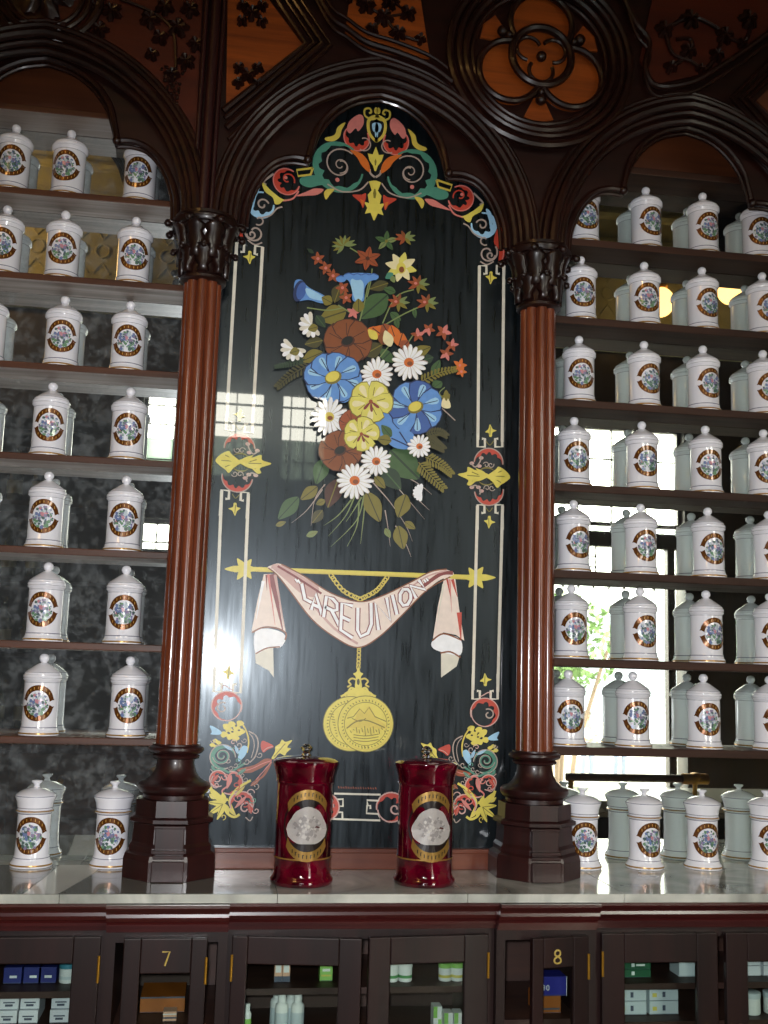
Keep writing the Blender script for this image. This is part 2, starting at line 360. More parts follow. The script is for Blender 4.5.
    def done_split(s, name, parent):
        b2 = s.bm.copy()
        for bm_, sg in ((s.bm, 1), (b2, -1)):
            bmesh.ops.delete(bm_, geom=[f for f in bm_.faces if f.calc_center_median().x*sg < 0], context='FACES')
            def zone(f):
                c = f.calc_center_median()
                return 'arch_border' if c.z > -.105 else ('corner_border' if abs(c.x) > .15 else 'foot_border')
            for nm in ('arch_border', 'corner_border', 'foot_border'):
                b3 = bm_.copy(); bmesh.ops.delete(b3, geom=[f for f in b3.faces if zone(f) != nm], context='FACES'); obj(nm, b3, s.mats, parent)
            bm_.free()
    def done(s, name, parent): return obj(name, s.bm, s.mats, parent)

# ================================================================== THE PAINTED PANEL
ZPB = ZC
panel = thing('painted_panel', 'black painted glass panel with flower bouquet, banner and gold medals between the columns', 'painting', (0, 0, ZC))
bm = B(); box(bm, -.40, .40, 0, .02, -.389, 1.46); obj('black_glass', bm, 'blackglass', panel)
bm = B(); box(bm, -.40, .40, -.012, .03, ZC, -.392); box(bm, -.40, .40, -.018, .0, -.398, -.388); obj('bottom_rail', bm, 'rail', panel, bevel=.002)

# ---- border
a = Art(); a.mir = True
a.view(360, 100, 4.267)
def axial(P, m, ox=0):
    def mp(u, v):
        ax = 72-.0258*(v-35); return (2*ax-u, v-.083*2*(u-ax))
    a.mir = False; a.put(P+[mp(u, v) for u, v in P[::-1]], m); a.mir = True
axial([(62, 514), (76, 484), (100, 492), (91, 466), (107, 441), (84, 444), (92, 410), (76, 388), (90, 352), (70, 345)], 'yellow')
axial([(68, 200), (80, 235), (101, 234), (92, 262), (76, 282), (68, 304)], 'yellow')
axial([(66, 420), (70, 400), (66, 380)], 'olive'); axial([(66, 250), (71, 262), (68, 280)], 'olive')
a.stroke([(66, 330), (85, 318), (90, 300)], 9, 'grey')
a.poly([(66, 66), (104, 78), (115, 110), (104, 155), (66, 182), (62, 120)], 'gold'); a.poly([(66, 80), (96, 92), (102, 112), (94, 148), (66, 168), (62, 120)], 'black')
a.poly([(66, 104), (76, 98), (92, 108), (86, 136), (74, 138), (66, 160), (63, 130)], 'paleblue')
a.stroke([(72, 78), (96, 88), (124, 78), (126, 52), (106, 44), (98, 58), (108, 64)], 8, 'gold'); a.ell((68, 46), 8, 14, 'gold')
a.poly([(132, 84), (152, 80), (186, 112), (197, 150), (182, 166), (160, 140), (148, 150), (128, 116)], 'pink')
a.crescent((153, 180), 54, -35, 215, 34, 'red', 5, 'pink', 5); a.spiral((120, 195), 34, 20, 60, 300, 5, 'grey')
a.poly([(204, 124), (235, 150), (246, 186), (284, 206), (276, 218), (246, 212), (224, 190), (218, 160)], 'gold')
a.poly([(178, 236), (146, 262), (124, 292), (90, 314), (94, 278), (118, 248), (150, 236)], 'orange')
a.crescent((222, 318), 104, -125, 175, 42, 'teal', 8, 'teal', 7); a.spiral((214, 308), 74, 16, 230, 640, 6, 'grey'); a.spiral((214, 308), 34, 8, 90, 520, 5, 'grey')
a.stroke([(92, 356), (128, 398), (200, 418), (262, 398)], 6, 'grey'); a.ell((222, 372), 9, 9, 'pink')
a.poly([(268, 398), (300, 372), (350, 378), (376, 398), (370, 420), (334, 426), (296, 410)], 'teal')
a.poly([(98, 408), (118, 416), (156, 424), (122, 448), (106, 470)], 'red'); a.poly([(104, 440), (122, 434), (110, 466)], 'orange')
a.poly([(232, 414), (262, 420), (274, 440), (264, 464), (250, 442)], 'gold')
a.poly([(276, 424), (312, 426), (346, 446), (386, 472), (340, 462), (300, 450)], 'pink')
a.stroke([(326, 342), (392, 364), (384, 388), (334, 372), (326, 342)], 9, 'gold', False)
a.crescent((430, 420), 54, -120, 170, 34, 'red', 6, 'pink', 5); a.spiral((426, 410), 30, 8, 160, 480, 6, 'red'); a.ell((434, 404), 7, 7, 'pink')
a.stroke([(484, 398), (506, 420), (524, 440), (510, 448)], 8, 'grey'); a.stroke([(378, 450), (400, 486), (440, 502)], 7, 'pink')
a.poly([(400, 490), (440, 496), (488, 470), (526, 442), (516, 476), (482, 496), (470, 522), (450, 516), (436, 500)], 'yellow')
a.crescent((528, 536), 54, -100, 190, 34, 'paleblue', 5, 'paleblue', 5); a.poly([(536, 466), (556, 478), (566, 520), (556, 548), (548, 510)], 'paleblue'); a.spiral((520, 534), 26, 6, 200, 560, 7, 'grey'); a.stroke([(440, 528), (462, 540), (486, 572), (520, 588)], 6, 'grey')
a.poly([(588, 544), (606, 552), (600, 590), (617, 640), (606, 692), (590, 690), (592, 640), (570, 606)], 'red'); a.stroke([(604, 545), (592, 570), (612, 640), (604, 694)], 4, 'pink')
a.spiral((544, 654), 44, 14, -40, 330, 7, 'grey'); a.spiral((556, 664), 20, 4, 0, 420, 7, 'grey'); a.spiral((530, 600), 22, 8, 60, 330, 6, 'grey')
a.stroke([(570, 690), (540, 704), (512, 690)], 6, 'grey')
a.view(0, 0, 1)
def hook(x0, x1, y, s):
    a.stroke([(x0, y+26*s), (x0+.3*s, y+1*s), (x0+7, y+1*s), (x0+7, y+9*s), (x0+4, y+9*s)], 2.6, 'white', False)
    a.stroke([(x1, y+26*s), (x1, y+1*s), (x1-7, y+1*s), (x1-7, y+9*s), (x1-4, y+9*s)], 2.6, 'white', False)
a.stroke([(479.2, 266), (477.7, 440)], 3.0, 'white', False); a.stroke([(503.6, 266), (502.0, 442)], 3.0, 'white', False)
hook(479.2, 503.6, 265, 1); hook(477.7, 502.0, 448, -1)
a.stroke([(477.2, 506), (472.7, 690)], 3.0, 'white', False); a.stroke([(502.3, 506), (497.5, 692)], 3.0, 'white', False)
hook(477.2, 502.3, 504, 1); hook(472.6, 497.4, 700, -1)
a.bell((490.8, 277), False, .16)
a.view(420, 400, 6.4)
a.bell((450, 205), True); a.bell((442, 775), False)
a.crescent((437, 402), 92, -178, 8, 46, 'red', 5, 'grey', 7); a.crescent((440, 584), 92, -8, 178, 46, 'red', 5, 'grey', 7)
a.stroke([(420, 262), (445, 290), (470, 262)], 5, 'olive'); a.stroke([(420, 690), (442, 715), (462, 690)], 5, 'olive')
for q in ((390, 372), (330, 406), (378, 424), (372, 560), (330, 560), (392, 584)): a.ell(q, 15, 11, 'dustpink')
a.stroke([(322, 404), (352, 430), (380, 400), (392, 360)], 9, 'grey'); a.stroke([(322, 560), (356, 548), (384, 580), (380, 606)], 9, 'grey')
a.poly([(240, 478), (296, 462), (304, 430), (346, 448), (386, 478), (420, 470), (440, 486), (410, 506), (362, 518), (322, 548), (298, 540), (306, 512)], 'yellow')
a.poly([(575, 496), (548, 456), (502, 428), (482, 446), (436, 478), (412, 490), (448, 512), (470, 536), (492, 564), (514, 546), (548, 524)], 'yellow')
for q in (((470, 488), (540, 492)), ((474, 474), (520, 456)), ((474, 504), (516, 530)), ((380, 490), (300, 484)), ((372, 480), (330, 462)), ((372, 500), (330, 520))): a.stroke(list(q), 6, 'olive', False)
a.crescent((425, 490), 60, -150, -30, 10, 'olive'); a.crescent((425, 490), 60, 30, 150, 10, 'olive')
a.view(420, 670, 5.908)
a.bell((384, 64), True, .95)
a.crescent((380, 250), 84, -200, 90, 42, 'red', 6, 'dustpink', 6); a.spiral((380, 250), 84, 78, 80, 190, 6, 'dustpink'); a.spiral((404, 262), 34, 10, -120, 260, 8, 'grey'); a.stroke([(350, 160), (372, 148), (404, 132), (412, 150)], 6, 'dustpink')
for q in ((300, 345), (318, 372), (345, 352), (360, 385), (332, 402), (306, 402), (374, 366), (350, 424), (320, 430), (290, 392), (384, 412)): a.poly([(q[0]-22, q[1]), (q[0]-4, q[1]-16), (q[0]+20, q[1]-10), (q[0]+12, q[1]+16), (q[0]-8, q[1]+14)], 'yellow')
for q in ((322, 360), (340, 395), (362, 400), (304, 385)): a.ell(q, 7, 5, 'black')
a.stroke([(300, 330), (262, 390), (246, 450), (252, 510)], 9, 'gold')
a.poly([(400, 398), (440, 372), (466, 366), (452, 400), (458, 414), (410, 414)], 'paleblue')
for q in ((412, 460), (430, 450), (446, 474), (424, 484)): a.poly([(q[0]-16, q[1]), (q[0], q[1]-12), (q[0]+14, q[1]), (q[0], q[1]+12)], 'yellow')
a.stroke([(250, 388), (208, 412), (192, 460), (204, 530), (232, 566)], 7, 'grey'); a.stroke([(246, 400), (222, 430), (214, 480), (226, 540)], 5, 'grey')
a.poly([(250, 480), (276, 472), (298, 510), (296, 562), (276, 548), (256, 518)], 'paleblue')
a.crescent((384, 540), 70, -180, 120, 26, 'teal', 0, 'grey', 6); a.spiral((388, 534), 44, 8, 0, 560, 9, 'teal'); a.spiral((388, 534), 52, 12, 10, 540, 4, 'grey')
a.stroke([(440, 590), (420, 616), (380, 612), (340, 626), (300, 600), (256, 570)], 12, 'teal'); a.stroke([(448, 612), (420, 630), (380, 626)], 5, 'grey')
a.poly([(108, 548), (150, 542), (206, 580), (296, 606), (286, 624), (230, 626), (196, 612), (152, 586)], 'rust'); a.poly([(108, 560), (134, 590), (160, 640), (196, 664), (176, 668), (138, 632)], 'rust'); a.stroke([(112, 552), (160, 570), (230, 606), (292, 614)], 5, 'pink'); a.stroke([(112, 558), (142, 600), (190, 662)], 5, 'pink')
a.poly([(2, 430), (40, 440), (60, 428), (72, 452), (94, 470), (96, 500), (112, 538), (96, 540), (70, 508), (40, 520), (28, 500), (6, 478), (28, 470)], 'yellow'); a.stroke([(40, 450), (100, 530)], 5, 'olive', False)
a.poly([(104, 470), (130, 452), (172, 440), (176, 480), (160, 506), (136, 488)], 'red'); a.stroke([(110, 470), (140, 480), (162, 500)], 4, 'dustpink')
a.crescent((402, 664), 46, -190, 120, 26, 'red', 4, 'dustpink', 6); a.spiral((404, 664), 22, 6, 0, 400, 6, 'dustpink')
a.crescent((330, 686), 66, 60, 280, 34, 'red', 5, 'dustpink', 7); a.stroke([(296, 632), (330, 630), (350, 664), (344, 700), (374, 730), (366, 756)], 9, 'pink'); a.stroke([(378, 760), (420, 740), (440, 690), (430, 650)], 6, 'grey')
a.stroke([(220, 668), (270, 700), (310, 740), (330, 790), (306, 850)], 14, 'yellow'); a.stroke([(240, 690), (300, 740)], 4, 'olive')
a.crescent((262, 800), 66, 130, 400, 34, 'red', 5, 'dustpink', 7); a.spiral((240, 830), 40, 10, 180, 520, 8, 'dustpink'); a.ell((208, 836), 12, 16, 'red'); a.stroke([(196, 876), (210, 900), (236, 880)], 6, 'grey')
for e in ((444, 715), (450, 800), (448, 874), (392, 898), (330, 868), (372, 740), (420, 846)): a.leaf((356, 806), e, 30, 'yellow')
a.stroke([(440, 712), (420, 760), (376, 790), (340, 780)], 16, 'yellow'); a.stroke([(270, 864), (300, 880), (340, 858), (360, 810)], 14, 'yellow')
for e in ((440, 800), (440, 866), (392, 880)): a.stroke([(366, 808), e], 4, 'olive', False)
for q in ((310, 584), (336, 600), (270, 640), (250, 664), (300, 740), (352, 560)): a.spiral(q, 15, 4, 40, 380, 4, 'grey')
a.view(420, 400, 6.4)
for q in ((300, 442), (318, 520), (352, 440), (346, 524), (520, 446), (500, 548), (552, 470), (540, 520)): a.leaf((430, 488), q, 20, 'yellow')
for q in ((420, 418, 200), (450, 418, -20), (424, 566, 160), (456, 566, 20)): a.spiral((q[0], q[1]), 20, 5, q[2], q[2]+380, 5, 'grey')
a.view(420, 670, 5.908)
for c_, r_, a0, a1, w_, m_ in (((300, 470), 24, 0, 400, 6, 'grey'), ((330, 455), 18, 180, 520, 5, 'dustpink'), ((350, 500), 60, 150, 250, 5, 'teal'), ((300, 560), 22, 90, 420, 5, 'teal'), ((420, 600), 20, 0, 360, 5, 'teal'), ((250, 560), 20, 30, 380, 5, 'grey'), ((180, 520), 18, 30, 380, 5, 'grey'), ((360, 650), 24, 0, 400, 6, 'pink'), ((300, 700), 24, 90, 470, 6, 'red'), ((410, 700), 20, 0, 380, 5, 'dustpink'), ((282, 770), 26, 0, 400, 6, 'pink'), ((240, 800), 22, 60, 430, 6, 'red'), ((220, 740), 26, 180, 500, 6, 'dustpink'), ((190, 700), 20, 90, 420, 5, 'grey'), ((200, 780), 22, 0, 380, 5, 'teal'), ((180, 840), 20, 0, 380, 5, 'dustpink'), ((360, 880), 18, 90, 400, 5, 'gold'), ((440, 450), 14, 0, 360, 5, 'grey'), ((270, 440), 16, 0, 360, 4, 'grey')): a.spiral(c_, r_, 4, a0, a1, w_, m_)
for p0, p1, w_, m_ in (((330, 500), (390, 470), 16, 'paleblue'), ((300, 520), (320, 470), 18, 'paleblue'), ((250, 600), (300, 640), 18, 'teal'), ((330, 640), (350, 720), 26, 'pink'), ((400, 640), (440, 690), 20, 'red'), ((220, 700), (170, 660), 22, 'rust'), ((240, 760), (300, 830), 22, 'pink'), ((226, 800), (206, 860), 20, 'red'), ((300, 760), (250, 700), 16, 'gold'), ((410, 780), (446, 750), 22, 'yellow'), ((330, 830), (290, 872), 22, 'yellow')): a.leaf(p0, p1, w_, m_, 'grey')
# foot of the border
a.view(260, 750, 3.657)
a.crescent((478, 208), 54, -190, 110, 32, 'red', 6, 'dustpink', 5); a.spiral((478, 208), 54, 50, 100, 170, 5, 'dustpink'); a.spiral((492, 214), 22, 6, 0, 380, 6, 'dustpink')
a.mir = False
a.stroke([(254, 250), (438, 256), (430, 232), (388, 230), (390, 202), (402, 202), (402, 214)], 7, 'white', False); a.stroke([(300, 250), (300, 226), (280, 226)], 7, 'white', False); a.stroke([(270, 158), (440, 162), (432, 184), (390, 182), (392, 200)], 7, 'white', False); a.stroke([(270, 180), (302, 178), (302, 204), (284, 204), (284, 222)], 7, 'white', False)
a.crescent((238, 206), 50, -70, 100, 30, 'red', 4, 'dustpink', 5)
a.view(260, 750, 3.657); 
for i in range(16): a.stroke([(285+i*9, 131+i*.25+(i*7 % 3)), (288+i*9, 139+i*.25)], 3, 'rust', False)
a.done_split('border', panel)

# ---- bouquet
a = Art()
a.view(260, 230, 3.84); O2 = 380-230
def k2(p): return (p[0], p[1]+O2*3.84)
def st2(pts, w, m, **k): a.stroke([k2(p) for p in pts], w, m, **k)
# stems hanging below
for q in (((370, 430), (330, 520), (262, 600)), ((400, 440), (370, 540), (272, 640)), ((405, 450), (396, 540), (386, 630)), ((350, 460), (300, 520), (244, 560)), ((380, 470), (372, 560), (334, 640)), ((390, 450), (360, 500), (330, 545))): st2(q, 7, 'palegreen', taper=True)
for q in (((430, 390), (500, 470), (560, 560), (585, 620)), ((500, 380), (560, 450), (632, 535)), ((480, 500), (490, 560), (500, 640)), ((520, 560), (560, 630), (580, 680)), ((586, 440), (650, 500)), ((250, 400), (210, 460), (196, 560)), ((240, 420), (180, 500), (120, 550)), ((540, 360), (610, 400), (660, 440))): st2(q, 5, 'grey', taper=True)
for p0, p1, w, m, v in (((250, 300), (215, 400), 60, 'green', 'dkgreen'), ((300, 380), (260, 490), 66, 'dkbrown', 'olive'), ((500, 270), (610, 380), 110, 'green', 'dkgreen'), ((410, 430), (460, 545), 66, 'olive', 'dkolive'), ((560, 440), (530, 528), 62, 'olive', 'dkolive'), ((530, 560), (550, 650), 56, 'olive', 'dkolive'), ((148, 450), (70, 535), 58, 'green', 'dkgreen'), ((220, 410), (156, 460), 46, 'olive', 'dkolive'), ((240, 500), (200, 550), 40, 'dkolive', 'olive'), ((250, 462), (215, 478), 26, 'olive', 'dkolive'), ((178, 600), (222, 582), 24, 'palegreen', 'olive'), ((470, 340), (540, 420), 70, 'dkgreen', 'green'), ((440, 370), (480, 416), 34, 'olive', 'dkolive'), ((555, 545), (596, 572), 28, 'olive', 'dkolive'), ((480, 570), (500, 606), 24, 'palegreen', 'olive'), ((60, 560), (100, 545), 20, 'olive', 'green')):
    a.leaf(k2(p0), k2(p1), w, m, v)
for p0, p1, w, m, v in (((330, 312), (230, 345), 76, 'olive', 'dkolive'), ((490, 250), (385, 340), 84, 'green', 'dkgreen'), ((240, 470), (160, 505), 52, 'olive', 'dkolive'), ((240, 425), (172, 440), 44, 'dkolive', 'olive'), ((492, 205), (420, 228), 40, 'dkolive', 'olive'), ((520, 240), (474, 225), 30, 'green', 'dkgreen'), ((310, 210), (285, 280), 50, 'dkolive', 'olive'), ((585, 480), (655, 450), 44, 'olive', 'dkolive'), ((630, 500), (665, 490), 36, 'dkgreen', 'green'), ((500, 470), (470, 500), 70, 'green', 'dkgreen'), ((400, 480), (470, 440), 60, 'dkolive', 'olive'), ((660, 560), (690, 500), 34, 'green', 'dkgreen'), ((500, 318), (540, 350), 30, 'green', 'dkgreen'), ((660, 600), (694, 584), 30, 'green', 'dkgreen'), ((520, 340), (530, 380), 22, 'green', 'dkgreen'), ((590, 300), (596, 340), 18, 'green', 'dkgreen'), ((215, 330), (250, 375), 36, 'dkgreen', 'green')):
    a.leaf(p0, p1, w, m, v)
# upper sprays
for q in (((370, 380), (388, 330), (420, 190)), ((470, 360), (520, 260), (590, 230)), ((480, 365), (560, 320), (640, 285)), ((430, 150), (424, 200), (410, 260)), ((345, 70), (390, 98)), ((300, 290), (348, 320)), ((180, 300), (260, 310), (320, 300)), ((460, 490), (500, 440)), ((570, 430), (590, 400))): a.stroke(list(q), 5, 'palegreen')
for c in ((222, 112), (252, 148), (280, 178), (316, 224), (330, 262), (358, 318)):
    for i in range(5): a.leaf(c, (c[0]+27*math.cos(i*2*PI/5+c[0]), c[1]+27*math.sin(i*2*PI/5+c[0])), 14, 'rust' if c[0] < 345 else 'pink')
    a.ell(c, 6, 6, 'pink')
a.leaf((206, 92), (180, 74), 14, 'dkgreen')
for ang in (150, 175, 200, 225, 250, 275, 300, 330, 125, 355): a.leaf((322, 62), (322+48*math.cos(math.radians(ang)), 62+40*math.sin(math.radians(ang))), 13, 'palegreen' if ang % 50 else 'olive')
for i in range(6): a.leaf((412, 112), (412+52*math.cos(i*PI/3-.35), 112+46*math.sin(i*PI/3-.35)), 24, 'rust', 'dkbrown')
a.ell((412, 112), 8, 8, 'dkbrown')
for i in range(5): a.leaf((484, 46), (484+46*math.cos(i*2*PI/5-1.5), 46+40*math.sin(i*2*PI/5-1.5)), 20, 'palegreen' if i % 2 else 'green', 'dkgreen')
a.ell((484, 46), 6, 6, 'olive')
for ang, m in ((170, 'rust'), (210, 'rust'), (250, 'brown'), (300, 'palegreen'), (340, 'palegreen'), (20, 'palegreen'), (60, 'olive'), (120, 'rust')): a.leaf((556, 34), (556+42*math.cos(math.radians(ang)), 34+30*math.sin(math.radians(ang))), 13, m)
for cx, cy in ((606, 212), (530, 282), (640, 284)):
    for ang, m in ((-160, 'rust'), (-120, 'rust'), (-80, 'brown'), (-40, 'palegreen'), (0, 'palegreen'), (40, 'olive'), (90, 'olive'), (150, 'rust')): a.leaf((cx, cy), (cx+44*math.cos(math.radians(ang)), cy+36*math.sin(math.radians(ang))), 14, m)
    a.ell((cx-8, cy-2), 13, 9, 'rust'); a.ell((cx-10, cy-4), 6, 5, 'pink')
for i in range(8): a.leaf((540, 146), (540+62*math.cos(i*PI/4+.25), 146+58*math.sin(i*PI/4+.25)), 30, 'cream' if i % 3 else 'paleyellow')
a.ell((540, 150), 18, 22, 'yellow'); a.ell((542, 156), 10, 12, 'brown')
a.leaf((510, 170), (480, 190), 26, 'teal'); a.leaf((505, 180), (514, 206), 22, 'palegreen')
# trumpets
a.poly([(134, 200), (160, 196), (186, 224), (250, 258), (262, 282), (230, 284), (186, 272), (140, 276), (130, 244)], 'blue'); a.ell((150, 238), 22, 42, 'navy', .25); a.ell((158, 238), 18, 34, 'dkblue', .25); a.poly([(176, 226), (240, 258), (250, 276), (190, 264)], 'paleblue'); a.leaf((276, 284), (236, 262), 40, 'olive', 'dkolive')
a.poly([(300, 190), (336, 196), (352, 236), (356, 276), (396, 276), (400, 230), (416, 204), (446, 190), (430, 172), (350, 170)], 'blue'); a.poly([(346, 200), (364, 272), (390, 272), (396, 210), (372, 190)], 'paleblue')
for c in ((310, 192), (340, 182), (372, 184), (404, 184), (434, 184)): a.ell(c, 20, 13, 'blue'); a.stroke([(c[0]-16, c[1]-7), (c[0], c[1]-12), (c[0]+16, c[1]-6)], 4, 'dkblue')
a.leaf((378, 320), (376, 268), 44, 'olive', 'dkolive')
# brown and orange blooms
a.bloom((336, 432), 92, 6, 'brown', 'dkbrown', 'black', 'dkbrown', .92, .35)
for p0, p1, w, m in (((440, 400), (412, 384), 40, 'orange'), ((470, 410), (430, 380), 60, 'orange'), ((500, 420), (470, 365), 60, 'rust'), ((520, 430), (500, 370), 50, 'orange'), ((530, 450), (545, 400), 56, 'orange'), ((540, 460), (568, 430), 44, 'rust'), ((470, 445), (478, 390), 46, 'brown')): a.leaf(p0, p1, w, m, 'dkbrown')
a.leaf((500, 452), (478, 390), 40, 'cream'); a.leaf((448, 424), (414, 386), 32, 'yellow')
for c, r in (((604, 408), 28), ((645, 386), 26), ((702, 396), 32), ((734, 446), 26), ((712, 480), 28), ((764, 524), 28), ((770, 548), 22)):
    for i in range(5): a.leaf(c, (c[0]+r*math.cos(i*2*PI/5+c[1]), c[1]+r*math.sin(i*2*PI/5+c[1])), r*.5, ('rust', 'pink')[i % 4 == 0] if c[0] < 760 else 'orange')
    a.ell(c, 5, 5, 'pink')
# ferns
def fern(pts, w, m):
    a.stroke(pts, 4, m); P = catmull(pts, 6)
    for i, p in enumerate(P[1:]):
        q = P[i]; an = math.atan2(p[1]-q[1], p[0]-q[0]); l = w*(1-.6*i/len(P))
        for sg in (1, -1): a.petal(p, an+sg*1.0, l, 9, m)
fern([(190, 520), (120, 560), (66, 606)], 30, 'dkolive'); fern([(170, 500), (110, 520), (60, 530)], 18, 'dkgreen'); fern([(610, 590), (680, 555), (745, 540)], 26, 'olive'); fern([(690, 640), (706, 660), (716, 640)], 20, 'olive')
fern([k2(p) for p in ((605, 320), (650, 370), (700, 420))], 34, 'olive'); fern([k2(p) for p in ((630, 300), (690, 330), (730, 365))], 30, 'olive'); fern([k2(p) for p in ((640, 230), (670, 250), (700, 270))], 30, 'dkolive'); fern([k2(p) for p in ((630, 215), (680, 205), (712, 220))], 24, 'dkolive')
# side daisies seen edge-on
for c, d in (((186, 372), 150), ((116, 462), 110)):
    for i in range(9): a.petal((c[0]+10, c[1]), math.radians(d-95+i*26), 50, 17, 'purewhite' if i % 2 else 'white')
    a.leaf((c[0]+34, c[1]+8), (c[0]-4, c[1]+18), 32, 'olive', 'dkolive')
# blue blooms
c = k2((318, 60)); a.ell(c, 30, 34, 'blue')
for q in ((490, 165), (520, 200), (470, 190)): a.ell(k2(q), 36, 40, 'blue')
a.bloom((278, 574), 112, 8, 'blue', 'navy', 'yellow', 'olive', .84, .2, 'blue', 'paleblue'); 
a.bloom(k2((592, 112)), 104, 7, 'blue', 'navy', 'yellow', 'olive', .98, .5, 'dkblue', 'paleblue')
a.poly([k2(p) for p in ((490, 215), (530, 195), (580, 210), (590, 250), (560, 272), (510, 265), (484, 240))], 'blue'); a.stroke([k2((500, 230)), k2((570, 262))], 5, 'navy', False); a.stroke([k2((530, 205)), k2((560, 250))], 5, 'navy', False); a.leaf(k2((500, 225)), k2((462, 180)), 36, 'green', 'dkgreen'); a.leaf(k2((500, 240)), k2((446, 232)), 40, 'olive', 'dkolive')
# daisies
a.daisy((444, 562), 66, 17); a.daisy((566, 518), 70, 17)
a.daisy(k2((262, 150)), 70, 17, mid='gold', squash=1.06)
# pansies
def pansy(c, r, rot=0):
    for an, l, w in ((-2.2, 1, .95), (-.9, 1, .95), (2.95, 1.02, .95), (.2, 1.05, .95), (1.57, .98, 1.1)):
        a.petal(c, an+rot, r*l*1.05, r*w*1.07, 'olive'); a.petal(c, an+rot, r*l, r*w, 'paleyellow'); a.petal((c[0]+r*.3*math.cos(an+rot), c[1]+r*.3*math.sin(an+rot)), an+rot+.25, r*.6, r*.3, 'cream'); a.stroke([(c[0]+r*.3*math.cos(an+rot-.2), c[1]+r*.3*math.sin(an+rot-.2)), (c[0]+r*.7*math.cos(an+rot-.3), c[1]+r*.7*math.sin(an+rot-.3))], 3, 'olive', False)
    for an in (2.4, 1.57, .75): a.petal(c, an+rot, r*.5, r*.14, 'maroon')
    a.ell(c, r*.1, r*.1, 'rust')
a.bloom(k2((352, 172)), 52, 5, 'rust', 'dkbrown', 'brown', 'dkbrown', .9, .3)
pansy(k2((420, 92)), 80, -.1)
a.bloom(k2((304, 280)), 82, 6, 'brown', 'dkbrown', 'black', 'dkbrown', .92, .1)
pansy(k2((384, 216)), 66, -.35)
a.daisy(k2((440, 320)), 60, 16); a.daisy(k2((358, 394)), 72, 18); a.daisy(k2((604, 264)), 46, 15)
for i in range(8): a.petal(k2((612, 440)), math.radians(100+i*24), 34, 13, 'purewhite')
a.poly([k2(p) for p in ((690, 90), (704, 74), (718, 92), (722, 116), (704, 120), (688, 112))], 'cream'); a.leaf(k2((705, 50)), k2((706, 92)), 20, 'olive'); st2(((700, 40), (680, 60), (690, 80)), 4, 'palegreen'); a.leaf(k2((690, 20)), k2((660, 40)), 30, 'green', 'dkgreen')
st2(((690, 120), (740, 166)), 4, 'grey')
a.done('bouquet', panel)

# ---- rod, medals, banner
a = Art(-.0010); a.view(240, 550, 3.2)
a.stroke([(0, 60), (385, 74), (752, 88)], 15, 'yellow', False); a.stroke([(0, 65), (752, 93)], 4, 'gold', False)
a.view(0, 0, 1)
for cx, cy, sg in ((244.5, 569, -1), (475.5, 577.6, 1)):
    for ang, l in ((0, 20), (55, 13), (125, 12), (180, 12), (235, 12), (305, 13)):
        aa = math.radians(ang) if sg > 0 else math.radians(180-ang)
        a.leaf((cx-2*math.cos(aa), cy-2*math.sin(aa)), (cx+l*math.cos(aa), cy+l*math.sin(aa)), 6.5, 'yellow')
    a.ell((cx, cy), 6, 6, 'yellow')
a.done('rod', panel)
a = Art(-.0020); a.view(240, 550, 3.2)
def chain(pts, n, r):
    P = catmull(pts, 8); L_ = len(P)-1
    for i in range(n):
        t = (i+.5)/n*L_; j = min(int(t), L_-1); p, q = P[j], P[j+1]; an = math.atan2(q[1]-p[1], q[0]-p[0])
        c = (p[0]+(q[0]-p[0])*(t-j), p[1]+(q[1]-p[1])*(t-j))
        a.stroke([(c[0]+r*1.35*math.cos(b)*math.cos(an)-r*.75*math.sin(b)*math.sin(an), c[1]+r*1.35*math.cos(b)*math.sin(an)+r*.75*math.sin(b)*math.cos(an)) for b in [k*PI/5 for k in range(11)]], r*.5, 'gold', False)
chain([(290, 80), (330, 130), (384, 158)], 9, 8); chain([(470, 88), (436, 130), (384, 158)], 9, 8)
a.done('chain', panel); a = Art(-.0026)
a.view(300, 640, 6.4)
chain([(377, 40), (375, 110), (372, 180)], 6, 14)
a.poly([(372, 172), (386, 205), (404, 216), (388, 240), (396, 300), (372, 310), (350, 300), (356, 240), (340, 216), (360, 204)], 'yellow')
for sg in (1, -1):
    f = lambda x: 372+sg*x
    a.stroke([(f(10), 256), (f(40), 246), (f(62), 264), (f(48), 286), (f(70), 300)], 11, 'gold'); a.stroke([(f(0), 330), (f(44), 306), (f(70), 340), (f(112), 362)], 14, 'yellow'); a.stroke([(f(20), 340), (f(60), 330), (f(92), 352), (f(60), 362)], 10, 'yellow')
a.ell((372, 268), 9, 20, 'dkolive'); a.poly([(316, 326), (372, 300), (430, 326), (436, 366), (310, 366)], 'yellow')
for cx, cy, rx, ry in ((322, 536, 172, 172), (418, 536, 174, 176)):
    a.ell((cx, cy), rx+5, ry+5, 'olive', n=48); a.ell((cx, cy), rx, ry, 'yellow', n=48); a.ell((cx+4, cy+4), rx-10, ry-10, 'gold', n=48); a.ell((cx, cy), rx-14, ry-14, 'yellow', n=48)
    for i in range(44):
        b = 2*PI*i/44; a.stroke([(cx+(rx-20)*math.cos(b), cy+(ry-20)*math.sin(b)), (cx+(rx-31)*math.cos(b+.03), cy+(ry-31)*math.sin(b+.03))], 6, 'olive', False)
    a.stroke([(cx+(rx-38)*math.cos(2*PI*i/40), cy+(ry-38)*math.sin(2*PI*i/40)) for i in range(41)], 4, 'olive', False)
cx, cy = 418, 536
a.poly([(296, 560), (340, 520), (380, 440), (410, 462), (440, 420), (480, 490), (540, 540), (546, 570), (420, 560)], 'gold')
